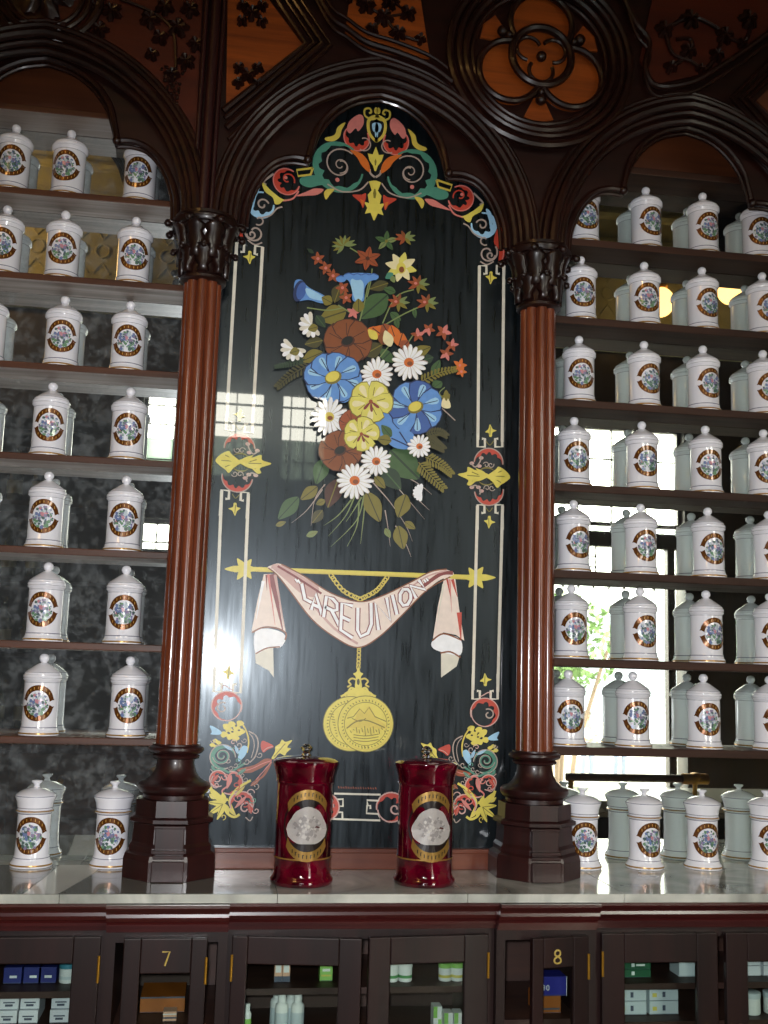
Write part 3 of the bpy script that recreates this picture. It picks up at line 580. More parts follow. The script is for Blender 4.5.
a.stroke([(300, 500), (340, 490), (380, 440), (410, 470), (440, 430), (478, 490), (548, 520)], 6, 'olive', False); a.stroke([(296, 565), (360, 520), (430, 515), (540, 560)], 8, 'olive'); a.stroke([(330, 500), (380, 520), (420, 500)], 5, 'olive')
for i in range(26): a.stroke([(312+i*9, 556+10*math.sin(i*2.1)+abs(i-13)*1.2), (318+i*9, 606+12*math.sin(i*1.3)-abs(i-13)*2)], 5, 'olive' if i % 2 else 'gold', False)
for y_ in (605, 622, 640): a.stroke([(340, y_), (418, y_+8), (500, y_-4)], 5, 'olive')
for x_ in (392, 410, 432): a.stroke([(x_, 676), (x_+3, 694)], 7, 'olive', False)
for i in range(9): a.stroke([(190+i*5, 470+i*18), (214+i*3, 476+i*17)], 5, 'olive', False)
a.done('medals', panel)
a = Art(-.0042); a.view(240, 550, 3.2)
def drape(pts, fold1, fold2, reds):
    a.poly(pts, 'drape', False)
    for q in reds: a.stroke(list(q[:2]), q[2], q[3], False, taper=True)
    a.poly(fold2, 'white', False); a.poly(fold1, 'purewhite')
drape([(76, 78), (112, 76), (130, 170), (146, 262), (110, 250), (70, 250), (36, 264), (56, 160)], [(48, 262), (90, 252), (134, 264), (146, 285), (128, 312), (90, 312), (50, 330)], [(48, 322), (60, 316), (100, 306), (106, 312), (108, 408), (92, 386), (50, 362)],
      [((100, 78), (136, 256), 22, 'maroon'), ((90, 78), (112, 240), 8, 'pink'), ((84, 80), (86, 130), 6, 'maroon'), ((112, 80), (142, 250), 10, 'dustpink'), ((74, 100), (52, 220), 10, 'purewhite')])
a.stroke([(38, 264), (74, 248), (116, 250), (146, 266), (144, 288)], 5, 'brown'); a.stroke([(50, 332), (86, 314), (128, 310)], 4, 'brown')
drape([(652, 90), (688, 94), (700, 190), (716, 290), (690, 272), (650, 264), (616, 284), (632, 180)], [(614, 292), (650, 270), (704, 286), (704, 336), (650, 328), (616, 314)], [(642, 330), (690, 330), (700, 345), (692, 372), (642, 408)],
      [((662, 94), (672, 150), 7, 'red'), ((678, 94), (694, 150), 10, 'red'), ((670, 94), (676, 200), 5, 'pink'), ((700, 200), (706, 290), 16, 'red'), ((650, 110), (630, 230), 8, 'white')])
a.stroke([(614, 290), (650, 268), (706, 288)], 5, 'brown'); a.stroke([(640, 330), (672, 326), (704, 344)], 5, 'brown')
a.poly([(88, 58), (106, 48), (132, 46), (204, 84), (290, 138), (380, 166), (452, 148), (540, 106), (610, 70), (650, 62), (682, 74), (672, 86), (640, 96), (598, 128), (520, 206), (444, 278), (376, 312), (304, 280), (230, 222), (160, 132), (118, 80)], 'drape')
a.poly([(100, 54), (132, 48), (200, 86), (250, 116), (240, 150), (196, 140), (150, 100)], 'dustpink'); a.stroke([(100, 56), (140, 70), (220, 160), (300, 250), (376, 300)], 8, 'dustpink'); a.stroke([(120, 52), (180, 88), (260, 140)], 7, 'maroon'); a.stroke([(680, 74), (640, 78), (580, 120)], 12, 'maroon'); a.stroke([(660, 66), (600, 84), (550, 116)], 5, 'dustpink')
a.stroke([(90, 58), (118, 80), (160, 132), (230, 222), (304, 280), (376, 312), (444, 278), (520, 206), (598, 128), (672, 86)], 4, 'brown'); a.stroke([(132, 46), (204, 84), (290, 138), (380, 166), (452, 148), (540, 106), (610, 70), (660, 62)], 4, 'brown')
GLY = {'L': [[(.1, 0), (.1, 1), (.9, 1)]], 'A': [[(0, 1), (.5, 0), (1, 1)], [(.2, .66), (.8, .66)]], 'R': [[(.05, 1), (.05, 0), (.6, 0), (.92, .12), (.9, .38), (.6, .5), (.05, .5)], [(.5, .5), (1, 1)]], 'E': [[(.95, 0), (.08, 0), (.08, 1), (.98, 1)], [(.08, .5), (.75, .5)]],
       'U': [[(.05, 0), (.05, .72), (.25, .97), (.7, .97), (.92, .72), (.92, 0)]], 'N': [[(.05, 1), (.05, 0), (.95, 1), (.95, 0)]], 'I': [[(.5, 0), (.5, 1)]], 'O': [[(.5, 0), (.15, .15), (0, .5), (.15, .85), (.5, 1), (.85, .85), (1, .5), (.85, .15), (.5, 0)]],
       '"': [[(.2, 0), (.3, .3)], [(.6, 0), (.7, .3)]], '1': [[(.2, .2), (.5, 0), (.5, 1)]], '7': [[(.05, 0), (.95, 0), (.45, 1)]], '8': [[(.5, .48), (.15, .36), (.15, .12), (.5, 0), (.85, .12), (.85, .36), (.5, .48), (.08, .66), (.08, .9), (.5, 1), (.92, .9), (.92, .66), (.5, .48)]],
       '9': [[(.9, .4), (.5, .5), (.1, .35), (.1, .12), (.5, 0), (.9, .12), (.9, .5), (.6, 1)]], '0': [[(.5, 0), (.1, .2), (.1, .8), (.5, 1), (.9, .8), (.9, .2), (.5, 0)]], 'B': [[(.05, 1), (.05, 0), (.7, .04), (.85, .2), (.7, .46), (.05, .48)], [(.7, .48), (.95, .65), (.8, .95), (.05, 1)]]}
for ch, tl, tr, bl, br in (('"', (172, 92), (192, 98), (192, 126), (212, 134)), ('L', (194, 106), (226, 126), (204, 156), (236, 172)), ('A', (224, 134), (258, 146), (228, 192), (262, 208)), ('R', (274, 148), (312, 164), (264, 214), (318, 244)), ('E', (322, 170), (362, 180), (318, 254), (360, 282)),
                           ('U', (374, 186), (422, 168), (372, 286), (424, 262)), ('N', (430, 172), (470, 152), (440, 258), (482, 224)), ('I', (476, 150), (496, 138), (490, 216), (512, 198)), ('O', (504, 138), (538, 116), (518, 190), (552, 160)), ('N', (542, 116), (572, 96), (560, 156), (594, 126)), ('"', (584, 98), (602, 88), (596, 128), (616, 116))):
    def q(p):
        x, y = p
        return (tl[0]*(1-x)*(1-y)+tr[0]*x*(1-y)+bl[0]*(1-x)*y+br[0]*x*y, tl[1]*(1-x)*(1-y)+tr[1]*x*(1-y)+bl[1]*(1-x)*y+br[1]*x*y)
    for col, w in (('maroon', 17), ('purewhite', 10)):
        for s_ in GLY[ch]: a.stroke([q(p) for p in s_], w if ch != '"' else w*.6, col, False)
a.done('banner', panel)

# ================================================================== COLUMNS
def poly_r(n, R, rot): return [(R*math.cos(rot+2*PI*i/n), R*math.sin(rot+2*PI*i/n)) for i in range(n)]
def loft(bm, rows, c, mi=0):
    """rows: list of (list of (x,y), z)"""
    R = [[bm.verts.new((c[0]+x, c[1]+y, c[2]+z)) for x, y in pts] for pts, z in rows]
    n = len(R[0])
    for a_, b_ in zip(R, R[1:]):
        for i in range(n): bm.faces.new((a_[i], a_[(i+1) % n], b_[(i+1) % n], b_[i])).material_index = mi
    bm.faces.new(R[0][::-1]); bm.faces.new(R[-1])
def oct_(R): return poly_r(8, R/math.cos(PI/8), PI/8)
def make_column():
    z0 = ZC
    t = thing('clustered_column', '', '', (0, 0, z0)); c = (0, 0, z0)
    bm = B()
    loft(bm, [(oct_(r), z) for r, z in ((.093, 0), (.093, .038), (.090, .048), (.083, .053), (.083, .063), (.078, .070), (.076, .098), (.076, .107), (.084, .111), (.084, .118), (.0745, .122), (.0735, .154))], c)
    obj('pedestal', bm, 'mahogany', t)
    bm = B()
    box(bm, -.029, .029, -.088, -.066, z0+.049, z0+.105)
    box(bm, -.032, .032, -.100, -.075, z0, z0+.040); box(bm, -.031, .031, -.095, -.075, z0+.044, z0+.051); box(bm, -.032, .032, -.097, -.075, z0+.054, z0+.061); box(bm, -.032, .032, -.090, -.066, z0+.102, z0+.108)
    obj('pilaster', bm, 'mahogany', t, bevel=.0015)
    bm = B(); lathe(bm, [(r_*.95, z_*.85) for r_, z_ in [(.067, .182), (.067, .192), (.074, .197), (.079, .206), (.079, .214), (.074, .220), (.063, .224), (.052, .234), (.045, .248), (.041, .264), (.041, .276), (.050, .279), (.052, .284), (.047, .288), (.057, .292), (.061, .298), (.060, .304), (.052, .308), (.052, .312)]], c, 40); obj('base', bm, 'mahogany', t, smooth=True)
    # shaft: eight rounds in a ring
    def sect(R, amp):
        P = []
        for i in range(128):
            th = 2*PI*i/128-PI/2
            f = ((th+PI/2)/(PI/4)+.5) % 1-.5
            P.append(((R-amp+amp*math.sqrt(max(0, 1-(2*f)**2*.96)))*math.cos(th), (R-amp+amp*math.sqrt(max(0, 1-(2*f)**2*.96)))*math.sin(th)))
        return P
    bm = B(); loft(bm, [(sect(.0435, .014), .262), (sect(.0425, .014), 1.287)], c)
    obj('shaft', bm, 'shaft', t, smooth=True)
    bm = B()
    c = (0, 0, z0-.015)
    lathe(bm, [(.046, 1.296), (.052, 1.300), (.052, 1.306), (.046, 1.310), (.043, 1.33), (.046, 1.37), (.056, 1.41), (.066, 1.425)], c, 32)
    lathe(bm, [(.074, 1.424), (.078, 1.43), (.078, 1.437), (.070, 1.443), (.070, 1.45), (.0, 1.45)], c, 24)
    obj('capital_bell', bm, 'ebonyv', t, smooth=True)
    bm = B()
    for tier, (zb, zt, rb, rt, w, n, off) in enumerate(((1.312, 1.372, .047, .064, .030, 8, 0), (1.345, 1.428, .050, .084, .036, 8, .5))):
        for i in range(n):
            th = 2*PI*(i+off)/n-PI/2; ca, sa = math.cos(th), math.sin(th)
            rows = []
            for j in range(9):
                s_ = j/8
                zz = zb+(zt-zb)*math.sin(s_*PI*.62)/math.sin(PI*.5)*1.0
                rr = rb+(rt-rb)*s_**2
                ww = w*(.55+.75*math.sin(PI*min(1, s_*.9+.1)))*(.55 if j == 8 else 1)*(1+.22*(-1)**j)
                row = []
                for kx in (-1, -.5, 0, .5, 1):
                    lift = .010*(1-abs(kx))+(.004 if abs(kx) == .5 else 0)
                    x = kx*ww/2; r2 = rr+lift
                    row.append(bm.verts.new((c[0]+r2*ca-x*sa, c[1]+r2*sa+x*ca, c[2]+zz)))
                rows.append(row)
            for A_, B_ in zip(rows, rows[1:]):
                for kx in range(4): bm.faces.new((A_[kx], A_[kx+1], B_[kx+1], B_[kx]))
            ball(bm, (c[0]+(rt+.006)*ca, c[1]+(rt+.006)*sa, c[2]+zt-.006), .009 if tier else .007, 8)
    o = obj('capital_leaves', bm, 'ebonyv', t, smooth=True); md = o.modifiers.new('solid', 'SOLIDIFY'); md.thickness = .004
    return t
col = make_column(); col.location = (-.393, -.065, ZC+.0009)
tag(col, 'clustered mahogany column left of the painted panel, next to the carved grape vine', 'column', 'columns beside the painted panel')
c2 = copy_tree(col); c2.location = (.391, -.065, ZC+.0009)
tag(c2, 'clustered mahogany column right of the painted panel, under the round carved rosette', 'column', 'columns beside the painted panel')

# ================================================================== CARVED CANOPY
YC = -.10
canopy = thing('carved_canopy', 'dark carved gothic canopy with three pointed arches above the columns and shelves', 'canopy', (0, YC, 1.0))
BAYS = (-.772, 0.0, .772)
ZS = 1.0
def parch(hs, rise, n=18):
    """pointed arch from (+hs,0) over the apex to (-hs,0)"""
    c = (hs*hs-rise*rise)/(2*hs); R = hs-c
    aa = math.acos(max(-1, min(1, (0-c)/R)))
    right = [(c+R*math.cos(aa*i/n), R*math.sin(aa*i/n)) for i in range(n+1)]
    return right+[(-x, z) for x, z in right[-2::-1]]
ztop = 2.15
bm = B()
AO = parch(.325, .385, 24)
for xc in BAYS:
    for (xa, za), (xb, zb) in zip(AO, AO[1:]):
        prism(bm, [(xc+xa, ZS+za), (xc+xa, ztop), (xc+xb, ztop), (xc+xb, ZS+zb)], -.05, -.072)
for xa, xb in ((-1.3, -.772-.325), (-.772+.325, -.325), (.325, .772-.325), (.772+.325, 1.3)): prism(bm, [(xa, ZS), (xa, ztop), (xb, ztop), (xb, ZS)], -.05, -.072)
bmesh.ops.remove_doubles(bm, verts=bm.verts, dist=1e-5)
obj('back_board', bm, 'ebony', canopy)
for xc in BAYS:
    bm = B()
    for hs, rise, r, y in ((.330, .366, .009, -.082), (.342, .384, .0075, -.090), (.356, .402, .011, -.098), (.374, .424, .008, -.092), (.386, .440, .006, -.084)):
        k = parch(hs, rise, 20); k = [p for p in k]
        sweep(bm, [(xc+x, y, ZS+z) for x, z in k], r, 8)
    obj('arch_moulding', bm, 'ebony', canopy, smooth=True)
    bm = B()
    def tre(d, zoff=0):
        pts = [(.318-d, 0), (.312-d, .06), (.288-d, .12), (.25-d*.6, .165-d*.5), (.205, .185-d), (.168, .183-d), (.163-d*.5, .215), (.152-d, .262), (.115-d, .315-d*.5), (.055, .352-d), (0, .366-d)]
        pts = catmull(pts[:6], 5)+catmull(pts[5:], 5)
        return pts+[(-x, z) for x, z in pts[-2::-1]]
    sweep(bm, [(xc+x, -.062, ZS+z) for x, z in tre(.006)], .0075, 8); sweep(bm, [(xc+x, -.052, ZS+z) for x, z in tre(.016)], .005, 8)
    for sg in (1, -1): ball(bm, (xc+sg*.168, -.064, ZS+.176), .011, 10)
    T = tre(0)
    outer = parch(.33, .372, 36)
    n = min(len(T), len(outer))
    def res(P, n):
        L_ = [0]
        for p, q in zip(P, P[1:]): L_.append(L_[-1]+math.hypot(q[0]-p[0], q[1]-p[1]))
        out = []
        for i in range(n):
            s_ = L_[-1]*i/(n-1); j = max(k for k in range(len(L_)) if L_[k] <= s_+1e-9); j = min(j, len(P)-2)
            f = (s_-L_[j])/((L_[j+1]-L_[j]) or 1); out.append((P[j][0]+(P[j+1][0]-P[j][0])*f, P[j][1]+(P[j+1][1]-P[j][1])*f))
        return out
    T2, O_ = res(T, 90), res(outer, 90)
    for i in range(89): 
        prism(bm, [(xc+T2[i][0], ZS+T2[i][1]), (xc+O_[i][0], ZS+O_[i][1]+.001), (xc+O_[i+1][0], ZS+O_[i+1][1]+.001), (xc+T2[i+1][0], ZS+T2[i+1][1])], -.045, -.055)
    obj('cusped_tracery', bm, 'ebony', canopy, smooth=True)
# red spandrel board with grape vine, left of the upright shaft
def xz(u, v, Y=-.08): return at(u, v, Y)
bm = B()
A1 = [(x-.772, ZS+z) for x, z in parch(.392, .446, 24) if x >= 0]
prism(bm, A1+[(-.80, 1.74), (-.432, 1.72), (-.428, 1.2), (-.41, 1.05)], -.07, -.078)
obj('spandrel_board', bm, 'spandrel', canopy)
bm = B()
for x0, r, y in ((-.402, .012, -.098), (-.424, .006, -.088), (-.384, .006, -.088)): sweep(bm, [(x0, y, ZS+.004), (x0+.01, y, ztop)], r, 10)
obj('upright_shaft', bm, 'mahogany', canopy, smooth=True)
def leafy(bm, c, R, n=5, y=-.08, th=.012, rot=0.):
    """one carved lobed leaf, domed"""
    N = n*8; ctr = bm.verts.new((c[0], y-th, c[1])); ring0, ring1 = [], []
    for i in range(N):
        a_ = 2*PI*i/N+rot; q = abs(math.sin(n*(a_-rot)/2)); r = R*(.52+.48*q**.7)*(1+.10*math.sin(i*2.7))
        ring1.append(bm.verts.new((c[0]+r*math.cos(a_), y, c[1]+r*math.sin(a_)))); ring0.append(bm.verts.new((c[0]+.58*r*math.cos(a_), y-th*(1.25 if q > .6 else .45), c[1]+.58*r*math.sin(a_))))
    for i in range(N):
        j = (i+1) % N; bm.faces.new((ctr, ring0[j], ring0[i])); bm.faces.new((ring0[i], ring0[j], ring1[j], ring1[i]))
bm = B()
for u, v, R, n in ((150, 20, .026, 5), (178, 28, .028, 5), (196, 45, .022, 5), (160, 38, .022, 4), (186, 62, .024, 5), (172, 75, .020, 4), (152, 55, .018, 4), (165, 8, .024, 5), (190, 10, .024, 5), (100, 30, .022, 5), (112, 12, .026, 5), (96, 8, .02, 4)):
    leafy(bm, xz(u, v), R, n, rot=u)
for i in range(46):
    t = i/46; u = 174+(random.random()-.5)*26*(1-t*.8); v = 68+t*40
    x, z = xz(u, v); ball(bm, (x, -.084-random.random()*.006, z), .0042, 6)
sweep(bm, [(xz(u, v)[0], -.084, xz(u, v)[1]) for u, v in catmull([(120, 0), (150, 12), (172, 30), (176, 60), (175, 80)], 5)], .004, 6)
obj('grape_vine', bm, 'ebony', canopy, smooth=True)
# left roundel above the left arch
bm = B(); cx, cz = xz(45, -8)
for R, r, y in ((.125, .010, -.084), (.105, .007, -.09), (.086, .006, -.084)): sweep(bm, [(cx+R*math.cos(2*PI*i/40), y, cz+R*math.sin(2*PI*i/40)) for i in range(40)], r, 8, True)
leafy(bm, (cx, cz), .07, 6, rot=.3); obj('leaf_roundel', bm, 'ebony', canopy, smooth=True)
# orange lozenge beside the shaft
bm = B(); prism(bm, [xz(u, v) for u, v in ((226, 108), (228, -30), (268, -2), (304, 46))], -.07, -.0785); prism(bm, [xz(u, v) for u, v in ((352, -20), (345, 34), (372, 48), (412, 58), (430, 58), (418, -20))], -.07, -.0785); obj('orange_lozenge', bm, 'orange', canopy)
bm = B()
for d, r, y in ((0, .008, -.086), (8, .006, -.092), (16, .008, -.088), (25, .005, -.082)):
    sweep(bm, [(xz(u, v)[0], y, xz(u, v)[1]) for u, v in ((256+d, -30), (306+d, 46), (223+d*.2, 112+d*1.1))], r, 8)
obj('lozenge_frame', bm, 'ebony', canopy, smooth=True)
for u, v in ((252, 14), (248, 76)):
    bm = B()
    for du, dv, R, n in ((0, 0, .022, 4), (-9, -7, .016, 4), (10, -7, .016, 4), (-10, 8, .015, 4), (10, 9, .015, 4)): leafy(bm, xz(u+du, v+dv), R, n, rot=u+du, th=.014)
    obj('leaf_carving', bm, 'ebony', canopy, smooth=True)
# flowing moulding and leaves over the middle arch
bm = B()
for d, r in ((0, .008), (9, .006), (-10, .005)):
    P = catmull([(300, -40+d), (322, 4+d), (334, 22+d), (346, 30+d), (366, 44+d), (396, 54+d), (430, 68+d), (452, 84+d)], 5)
    sweep(bm, [(xz(u, v)[0], -.088, xz(u, v)[1]) for u, v in P], r, 8)
obj('flowing_moulding', bm, 'ebony', canopy, smooth=True)
bm = B()
for u, v, R, n in ((384, 18, .022, 5), (398, 34, .020, 5), (372, 30, .016, 4), (408, 14, .020, 4), (390, 2, .022, 5), (366, 6, .022, 5), (420, 40, .014, 4), (350, -4, .018, 4)): leafy(bm, xz(u, v), R*1.15, n, rot=v, th=.014)
sweep(bm, [(xz(u, v)[0], -.083, xz(u, v)[1]) for u, v in catmull([(345, -10), (366, 6), (384, 18), (398, 34), (420, 42)], 5)], .004, 6); sweep(bm, [(xz(u, v)[0], -.083, xz(u, v)[1]) for u, v in ((372, 30), (384, 18), (408, 14), (390, 0))], .004, 6)
obj('leaf_spray', bm, 'ebony', canopy, smooth=True)
# rosette over the right column
RC = xz(538, 60); RX, RZ = .385, RC[1]
rose = B()
for R, r, y in ((.226, .011, -.092), (.205, .008, -.098), (.186, .010, -.09), (.168, .006, -.084)): sweep(rose, [(RX+R*math.cos(2*PI*i/56), y, RZ+R*math.sin(2*PI*i/56)) for i in range(56)], r, 8, True)
for k in range(3):
    a_ = math.radians(90+120*k); lc = (RX+.088*math.cos(a_), RZ+.088*math.sin(a_))
    sweep(rose, [(lc[0]+.078*math.cos(a_+math.radians(t)), -.094, lc[1]+.078*math.sin(a_+math.radians(t))) for t in range(-125, 126, 10)], .0085, 8)
    b_ = a_+PI/3; ball(rose, (RX+.112*math.cos(b_), -.095, RZ+.112*math.sin(b_)), .014, 10); ball(rose, (RX+.094*math.cos(b_), -.098, RZ+.094*math.sin(b_)), .009, 10)
sweep(rose, [(RX+.074*math.cos(2*PI*i/40), -.098, RZ+.074*math.sin(2*PI*i/40)) for i in range(40)], .010, 8, True)
for k in range(3):
    a_ = math.radians(90+120*k+60); lc = (RX+.036*math.cos(a_), RZ+.036*math.sin(a_))
    sweep(rose, [(lc[0]+.030*math.cos(a_+math.radians(t)), -.094, lc[1]+.030*math.sin(a_+math.radians(t))) for t in range(-125, 126, 14)], .005, 8)
ball(rose, (RX, -.096, RZ), .013, 12)
o = obj('rosette', rose, 'ebony', canopy, smooth=True)
disc = B()
for k in range(3):
    a_ = math.radians(90+120*k); lc = (RX+.088*math.cos(a_), RZ+.088*math.sin(a_)); prism(disc, [(lc[0]+.078*math.cos(2*PI*i/32), lc[1]+.078*math.sin(2*PI*i/32)) for i in range(32)], -.07, -.0780-.0002*k)
    b_ = a_+PI/3; prism(disc, [(RX+.10*math.cos(b_-.13), RZ+.10*math.sin(b_-.13)), (RX+.155*math.cos(b_-.24), RZ+.155*math.sin(b_-.24)), (RX+.162*math.cos(b_), RZ+.162*math.sin(b_)), (RX+.155*math.cos(b_+.24), RZ+.155*math.sin(b_+.24)), (RX+.10*math.cos(b_+.13), RZ+.10*math.sin(b_+.13))], -.07, -.0775)
prism(disc, [(RX+.07*math.cos(2*PI*i/32), RZ+.07*math.sin(2*PI*i/32)) for i in range(32)], -.07, -.0788)
obj('rosette_panel', disc, 'orange', o)
# right-hand carving: leafy scrolls in a flowing frame and lozenge
bm = B(); prism(bm, [xz(u, v) for u, v in ((650, 10), (640, 60), (656, 84), (700, 74), (740, 52), (800, 10), (800, -60), (660, -30))], -.07, -.0782); obj('scroll_panel', bm, 'spandrel', canopy)
bm = B()
for d, r in ((0, .008), (10, .005)):
    P = catmull([(618, -10-d), (634, 24+d), (648, 44+d), (644, 70+d), (656, 88+d), (690, 84+d), (722, 66+d), (760, 40+d), (800, 6+d)], 5)
    sweep(bm, [(xz(u, v)[0], -.088, xz(u, v)[1]) for u, v in P], r, 8)
for d in (0, 9, 17): sweep(bm, [(xz(u, v)[0], -.088, xz(u, v)[1]) for u, v in ((812, 20+d), (730+d, 100), (812, 190-d))], .006, 8)
obj('scroll_frame', bm, 'ebony', canopy, smooth=True)
bm = B(); prism(bm, [xz(u, v) for u, v in ((812, 48), (757, 100), (812, 154))], -.07, -.0785); obj('orange_lozenge', bm, 'brownpanel', canopy)
bm = B()
for u, v, R, n in ((688, 52, .020, 5), (716, 56, .018, 5), (670, 68, .016, 4), (700, 70, .012, 4), (724, 36, .022, 5), (664, 30, .022, 5), (690, 20, .024, 5), (748, 20, .024, 5), (742, 44, .014, 4)): leafy(bm, xz(u, v), R*1.2, n, rot=v, th=.014)
for P in ([(664, 30), (672, 54), (690, 62), (704, 70), (716, 56), (724, 38), (744, 42), (752, 20)], [(664, 30), (690, 18), (712, 26), (724, 36)], [(670, 68), (690, 54), (690, 40), (676, 40)]): sweep(bm, [(xz(u, v)[0], -.083, xz(u, v)[1]) for u, v in catmull(P, 5)], .0055, 6)
obj('scroll_carving', bm, 'ebony', canopy, smooth=True)
bm = B()
for sx in (-1, 1):
    for d, r in ((.0, .012),): sweep(bm, [(sx*1.165, -.09, -.44), (sx*1.165, -.09, 1.0)], .03, 12)
o = None; bm.free()

# ================================================================== SHELVING
SHZ = [1.272, 1.069, .867, .659, .452, .245, .040, -.162]
def shelving(name, label, x0, x1, wood_, mir):
    t = thing(name, label, 'shelving', ((x0+x1)/2, .05, ZC))
    bm = B(); box(bm, x0, x1, .090, .094, ZC, 1.272); obj('mirror', bm, mir, t)
    bm = B(); box(bm, x0, x1, .094, .112, ZC, 1.9); box(bm, x0, x1, .082, .094, 1.278, 1.9); o = obj('back_panel', bm, 'brownpanel', t)
    for z in SHZ:
        bm = B(); th = .016 if wood_ == 'shelf' else .019
        box(bm, x0, x1, -.006, .0895, z-th, z); bm.faces.ensure_lookup_table()
        for f in bm.faces:
            if f.calc_center_median().z < z-th+.0001: f.material_index = 1
        obj('shelf', bm, [wood_, 'paleunder' if wood_ == 'shelf' else 'darkunder'], t, bevel=.002)
    for xx in ((x0,) if x0 < 0 else (x1-.015,)):
        bm = B(); box(bm, xx, xx+.015, .0, .0895, ZC, 1.9); obj('side_panel', bm, wood_, t)
    return t
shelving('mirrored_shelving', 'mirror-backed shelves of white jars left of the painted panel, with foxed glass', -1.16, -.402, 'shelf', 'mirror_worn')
shelving('mirrored_shelving', 'mirror-backed shelves of white jars right of the painted panel, with clear glass', .402, 1.16, 'shelfdark', 'mirror')

# ================================================================== JARS
def cyl(s_, h, r, ang=0): return (r*math.sin(s_/r), -r*math.cos(s_/r), h)
def label_mesh(hc, r, seed):
    rnd = random.Random(seed); bm = B(); k = [0]
    def putp(pts, mi):
        k[0] += 1; rr = r+.0004+.00002*k[0]
        f = bm.faces.new([bm.verts.new(cyl(x, hc+y, rr)) for x, y in pts]); f.material_index = mi; f.smooth = True
    # ribbon: an upper and a lower arc with notched ends
    for sg in (1, -1):
        N = 18
        for i in range(N):
            q = []
            for j in (i, i+1):
                a_ = math.radians(17+146*j/N)
                q.append(((.0365*math.cos(a_), sg*(.0385*math.sin(a_))), (.0258*math.cos(a_), sg*(.0268*math.sin(a_)))))
            P = [q[0][0], q[1][0], q[1][1], q[0][1]]
            putp(P if sg > 0 else P[::-1], 0)
        for e in (1, -1):
            a_ = math.radians(17); x1, y1 = .0365*math.cos(a_)*e, sg*.0385*math.sin(a_); x2, y2 = .0258*math.cos(a_)*e, sg*.0268*math.sin(a_)
            P = [(x2, y2), (x1, y1), (x1+.003*e, y1-sg*.0048), (x1-.0015*e, y1-sg*.0042), (x2+.001*e, y2-sg*.0046)]
            putp(P if sg*e < 0 else P[::-1], 0)
        for i in range(7):
            a_ = math.radians(40+100*i/6)
            x, y = .0312*math.cos(a_), sg*.0326*math.sin(a_)
            P = [(x-.0008, y-.0026), (x+.0008, y-.0026), (x+.0008, y+.0026), (x-.0008, y+.0026)]
            putp(P, 1)
    def blob(c, R, mi):
        n = 8; putp([(c[0]+R*(1+.25*math.sin(3*i+c[0]*900))*math.cos(2*PI*i/n), c[1]+R*(1+.25*math.cos(2*i))*math.sin(2*PI*i/n)) for i in range(n)], mi)
    for i in range(96):
        a_ = rnd.random()*2*PI; q = math.sqrt(rnd.random())
        x, y = q*.0225*math.cos(a_), q*.0255*math.sin(a_)*(1 if math.sin(a_) < 0 else .9)-.0015
        if y < -.004: mi = rnd.choice((5, 5, 6, 6, 5, 7, 2, 3))
        else: mi = rnd.choice((2, 3, 2, 4, 6, 7, 6, 5, 7))
        blob((x, y), rnd.uniform(.0016, .0042), mi)
    blob((-.002, .005), .0042, 4); blob((.006, .001), .004, 3); blob((-.008, .002), .0038, 2); blob((.003, .011), .0035, 7)
    return bm
LM = ['ribbon', 'ribbonmark', 'lb_blue', 'lb_violet', 'lb_pink', 'lb_green', 'lb_dark', 'lb_pale']
def shelf_jar(seed):
    t = thing('apothecary_jar', '', '', (0, 0, 0)); c = (0, 0, 0)
    prof = [(.036, 0), (.0430, .0), (.0435, .0025), (.0435, .006), (.0415, .009), (.0400, .011), (.0392, .016), (.0392, .018), (.0378, .021), (.0378, .1125), (.0378, .1135), (.0385, .116), (.0412, .1185), (.0418, .121), (.040, .1225), (.0, .1225)]
    mis = [0]*len(prof); mis[2] = 1; mis[6] = 2; mis[9] = 2
    bm = B(); lathe(bm, prof, c, 36, mis=mis[:len(prof)-1]); obj('body', bm, ['porcelain', 'gilt', 'greyline'], t, smooth=True)
    prof = [(.0, .1222), (.0405, .1227), (.0418, .1245), (.0416, .1285), (.0395, .1300), (.0388, .1340), (.0380, .1350), (.0325, .1395), (.0255, .1445), (.0190, .1490), (.0145, .1520), (.0110, .1535), (.0105, .1545), (.0, .1548)]
    mis = [0]*len(prof); mis[5] = 2
    bm = B(); lathe(bm, prof, c, 36, mis=mis[:-1]); lid = obj('lid', bm, ['porcelain', 'gilt', 'greyline'], t, smooth=True)
    bm = B(); lathe(bm, [(.0, .1545), (.0075, .1550), (.0064, .1566), (.0090, .1590), (.0110, .1645), (.0100, .1700), (.0062, .1742), (0, .1757)], c, 20); obj('knob', bm, 'porcelain', lid, smooth=True)
    obj('label', label_mesh(.069, .0378, seed), LM, t)
    return t
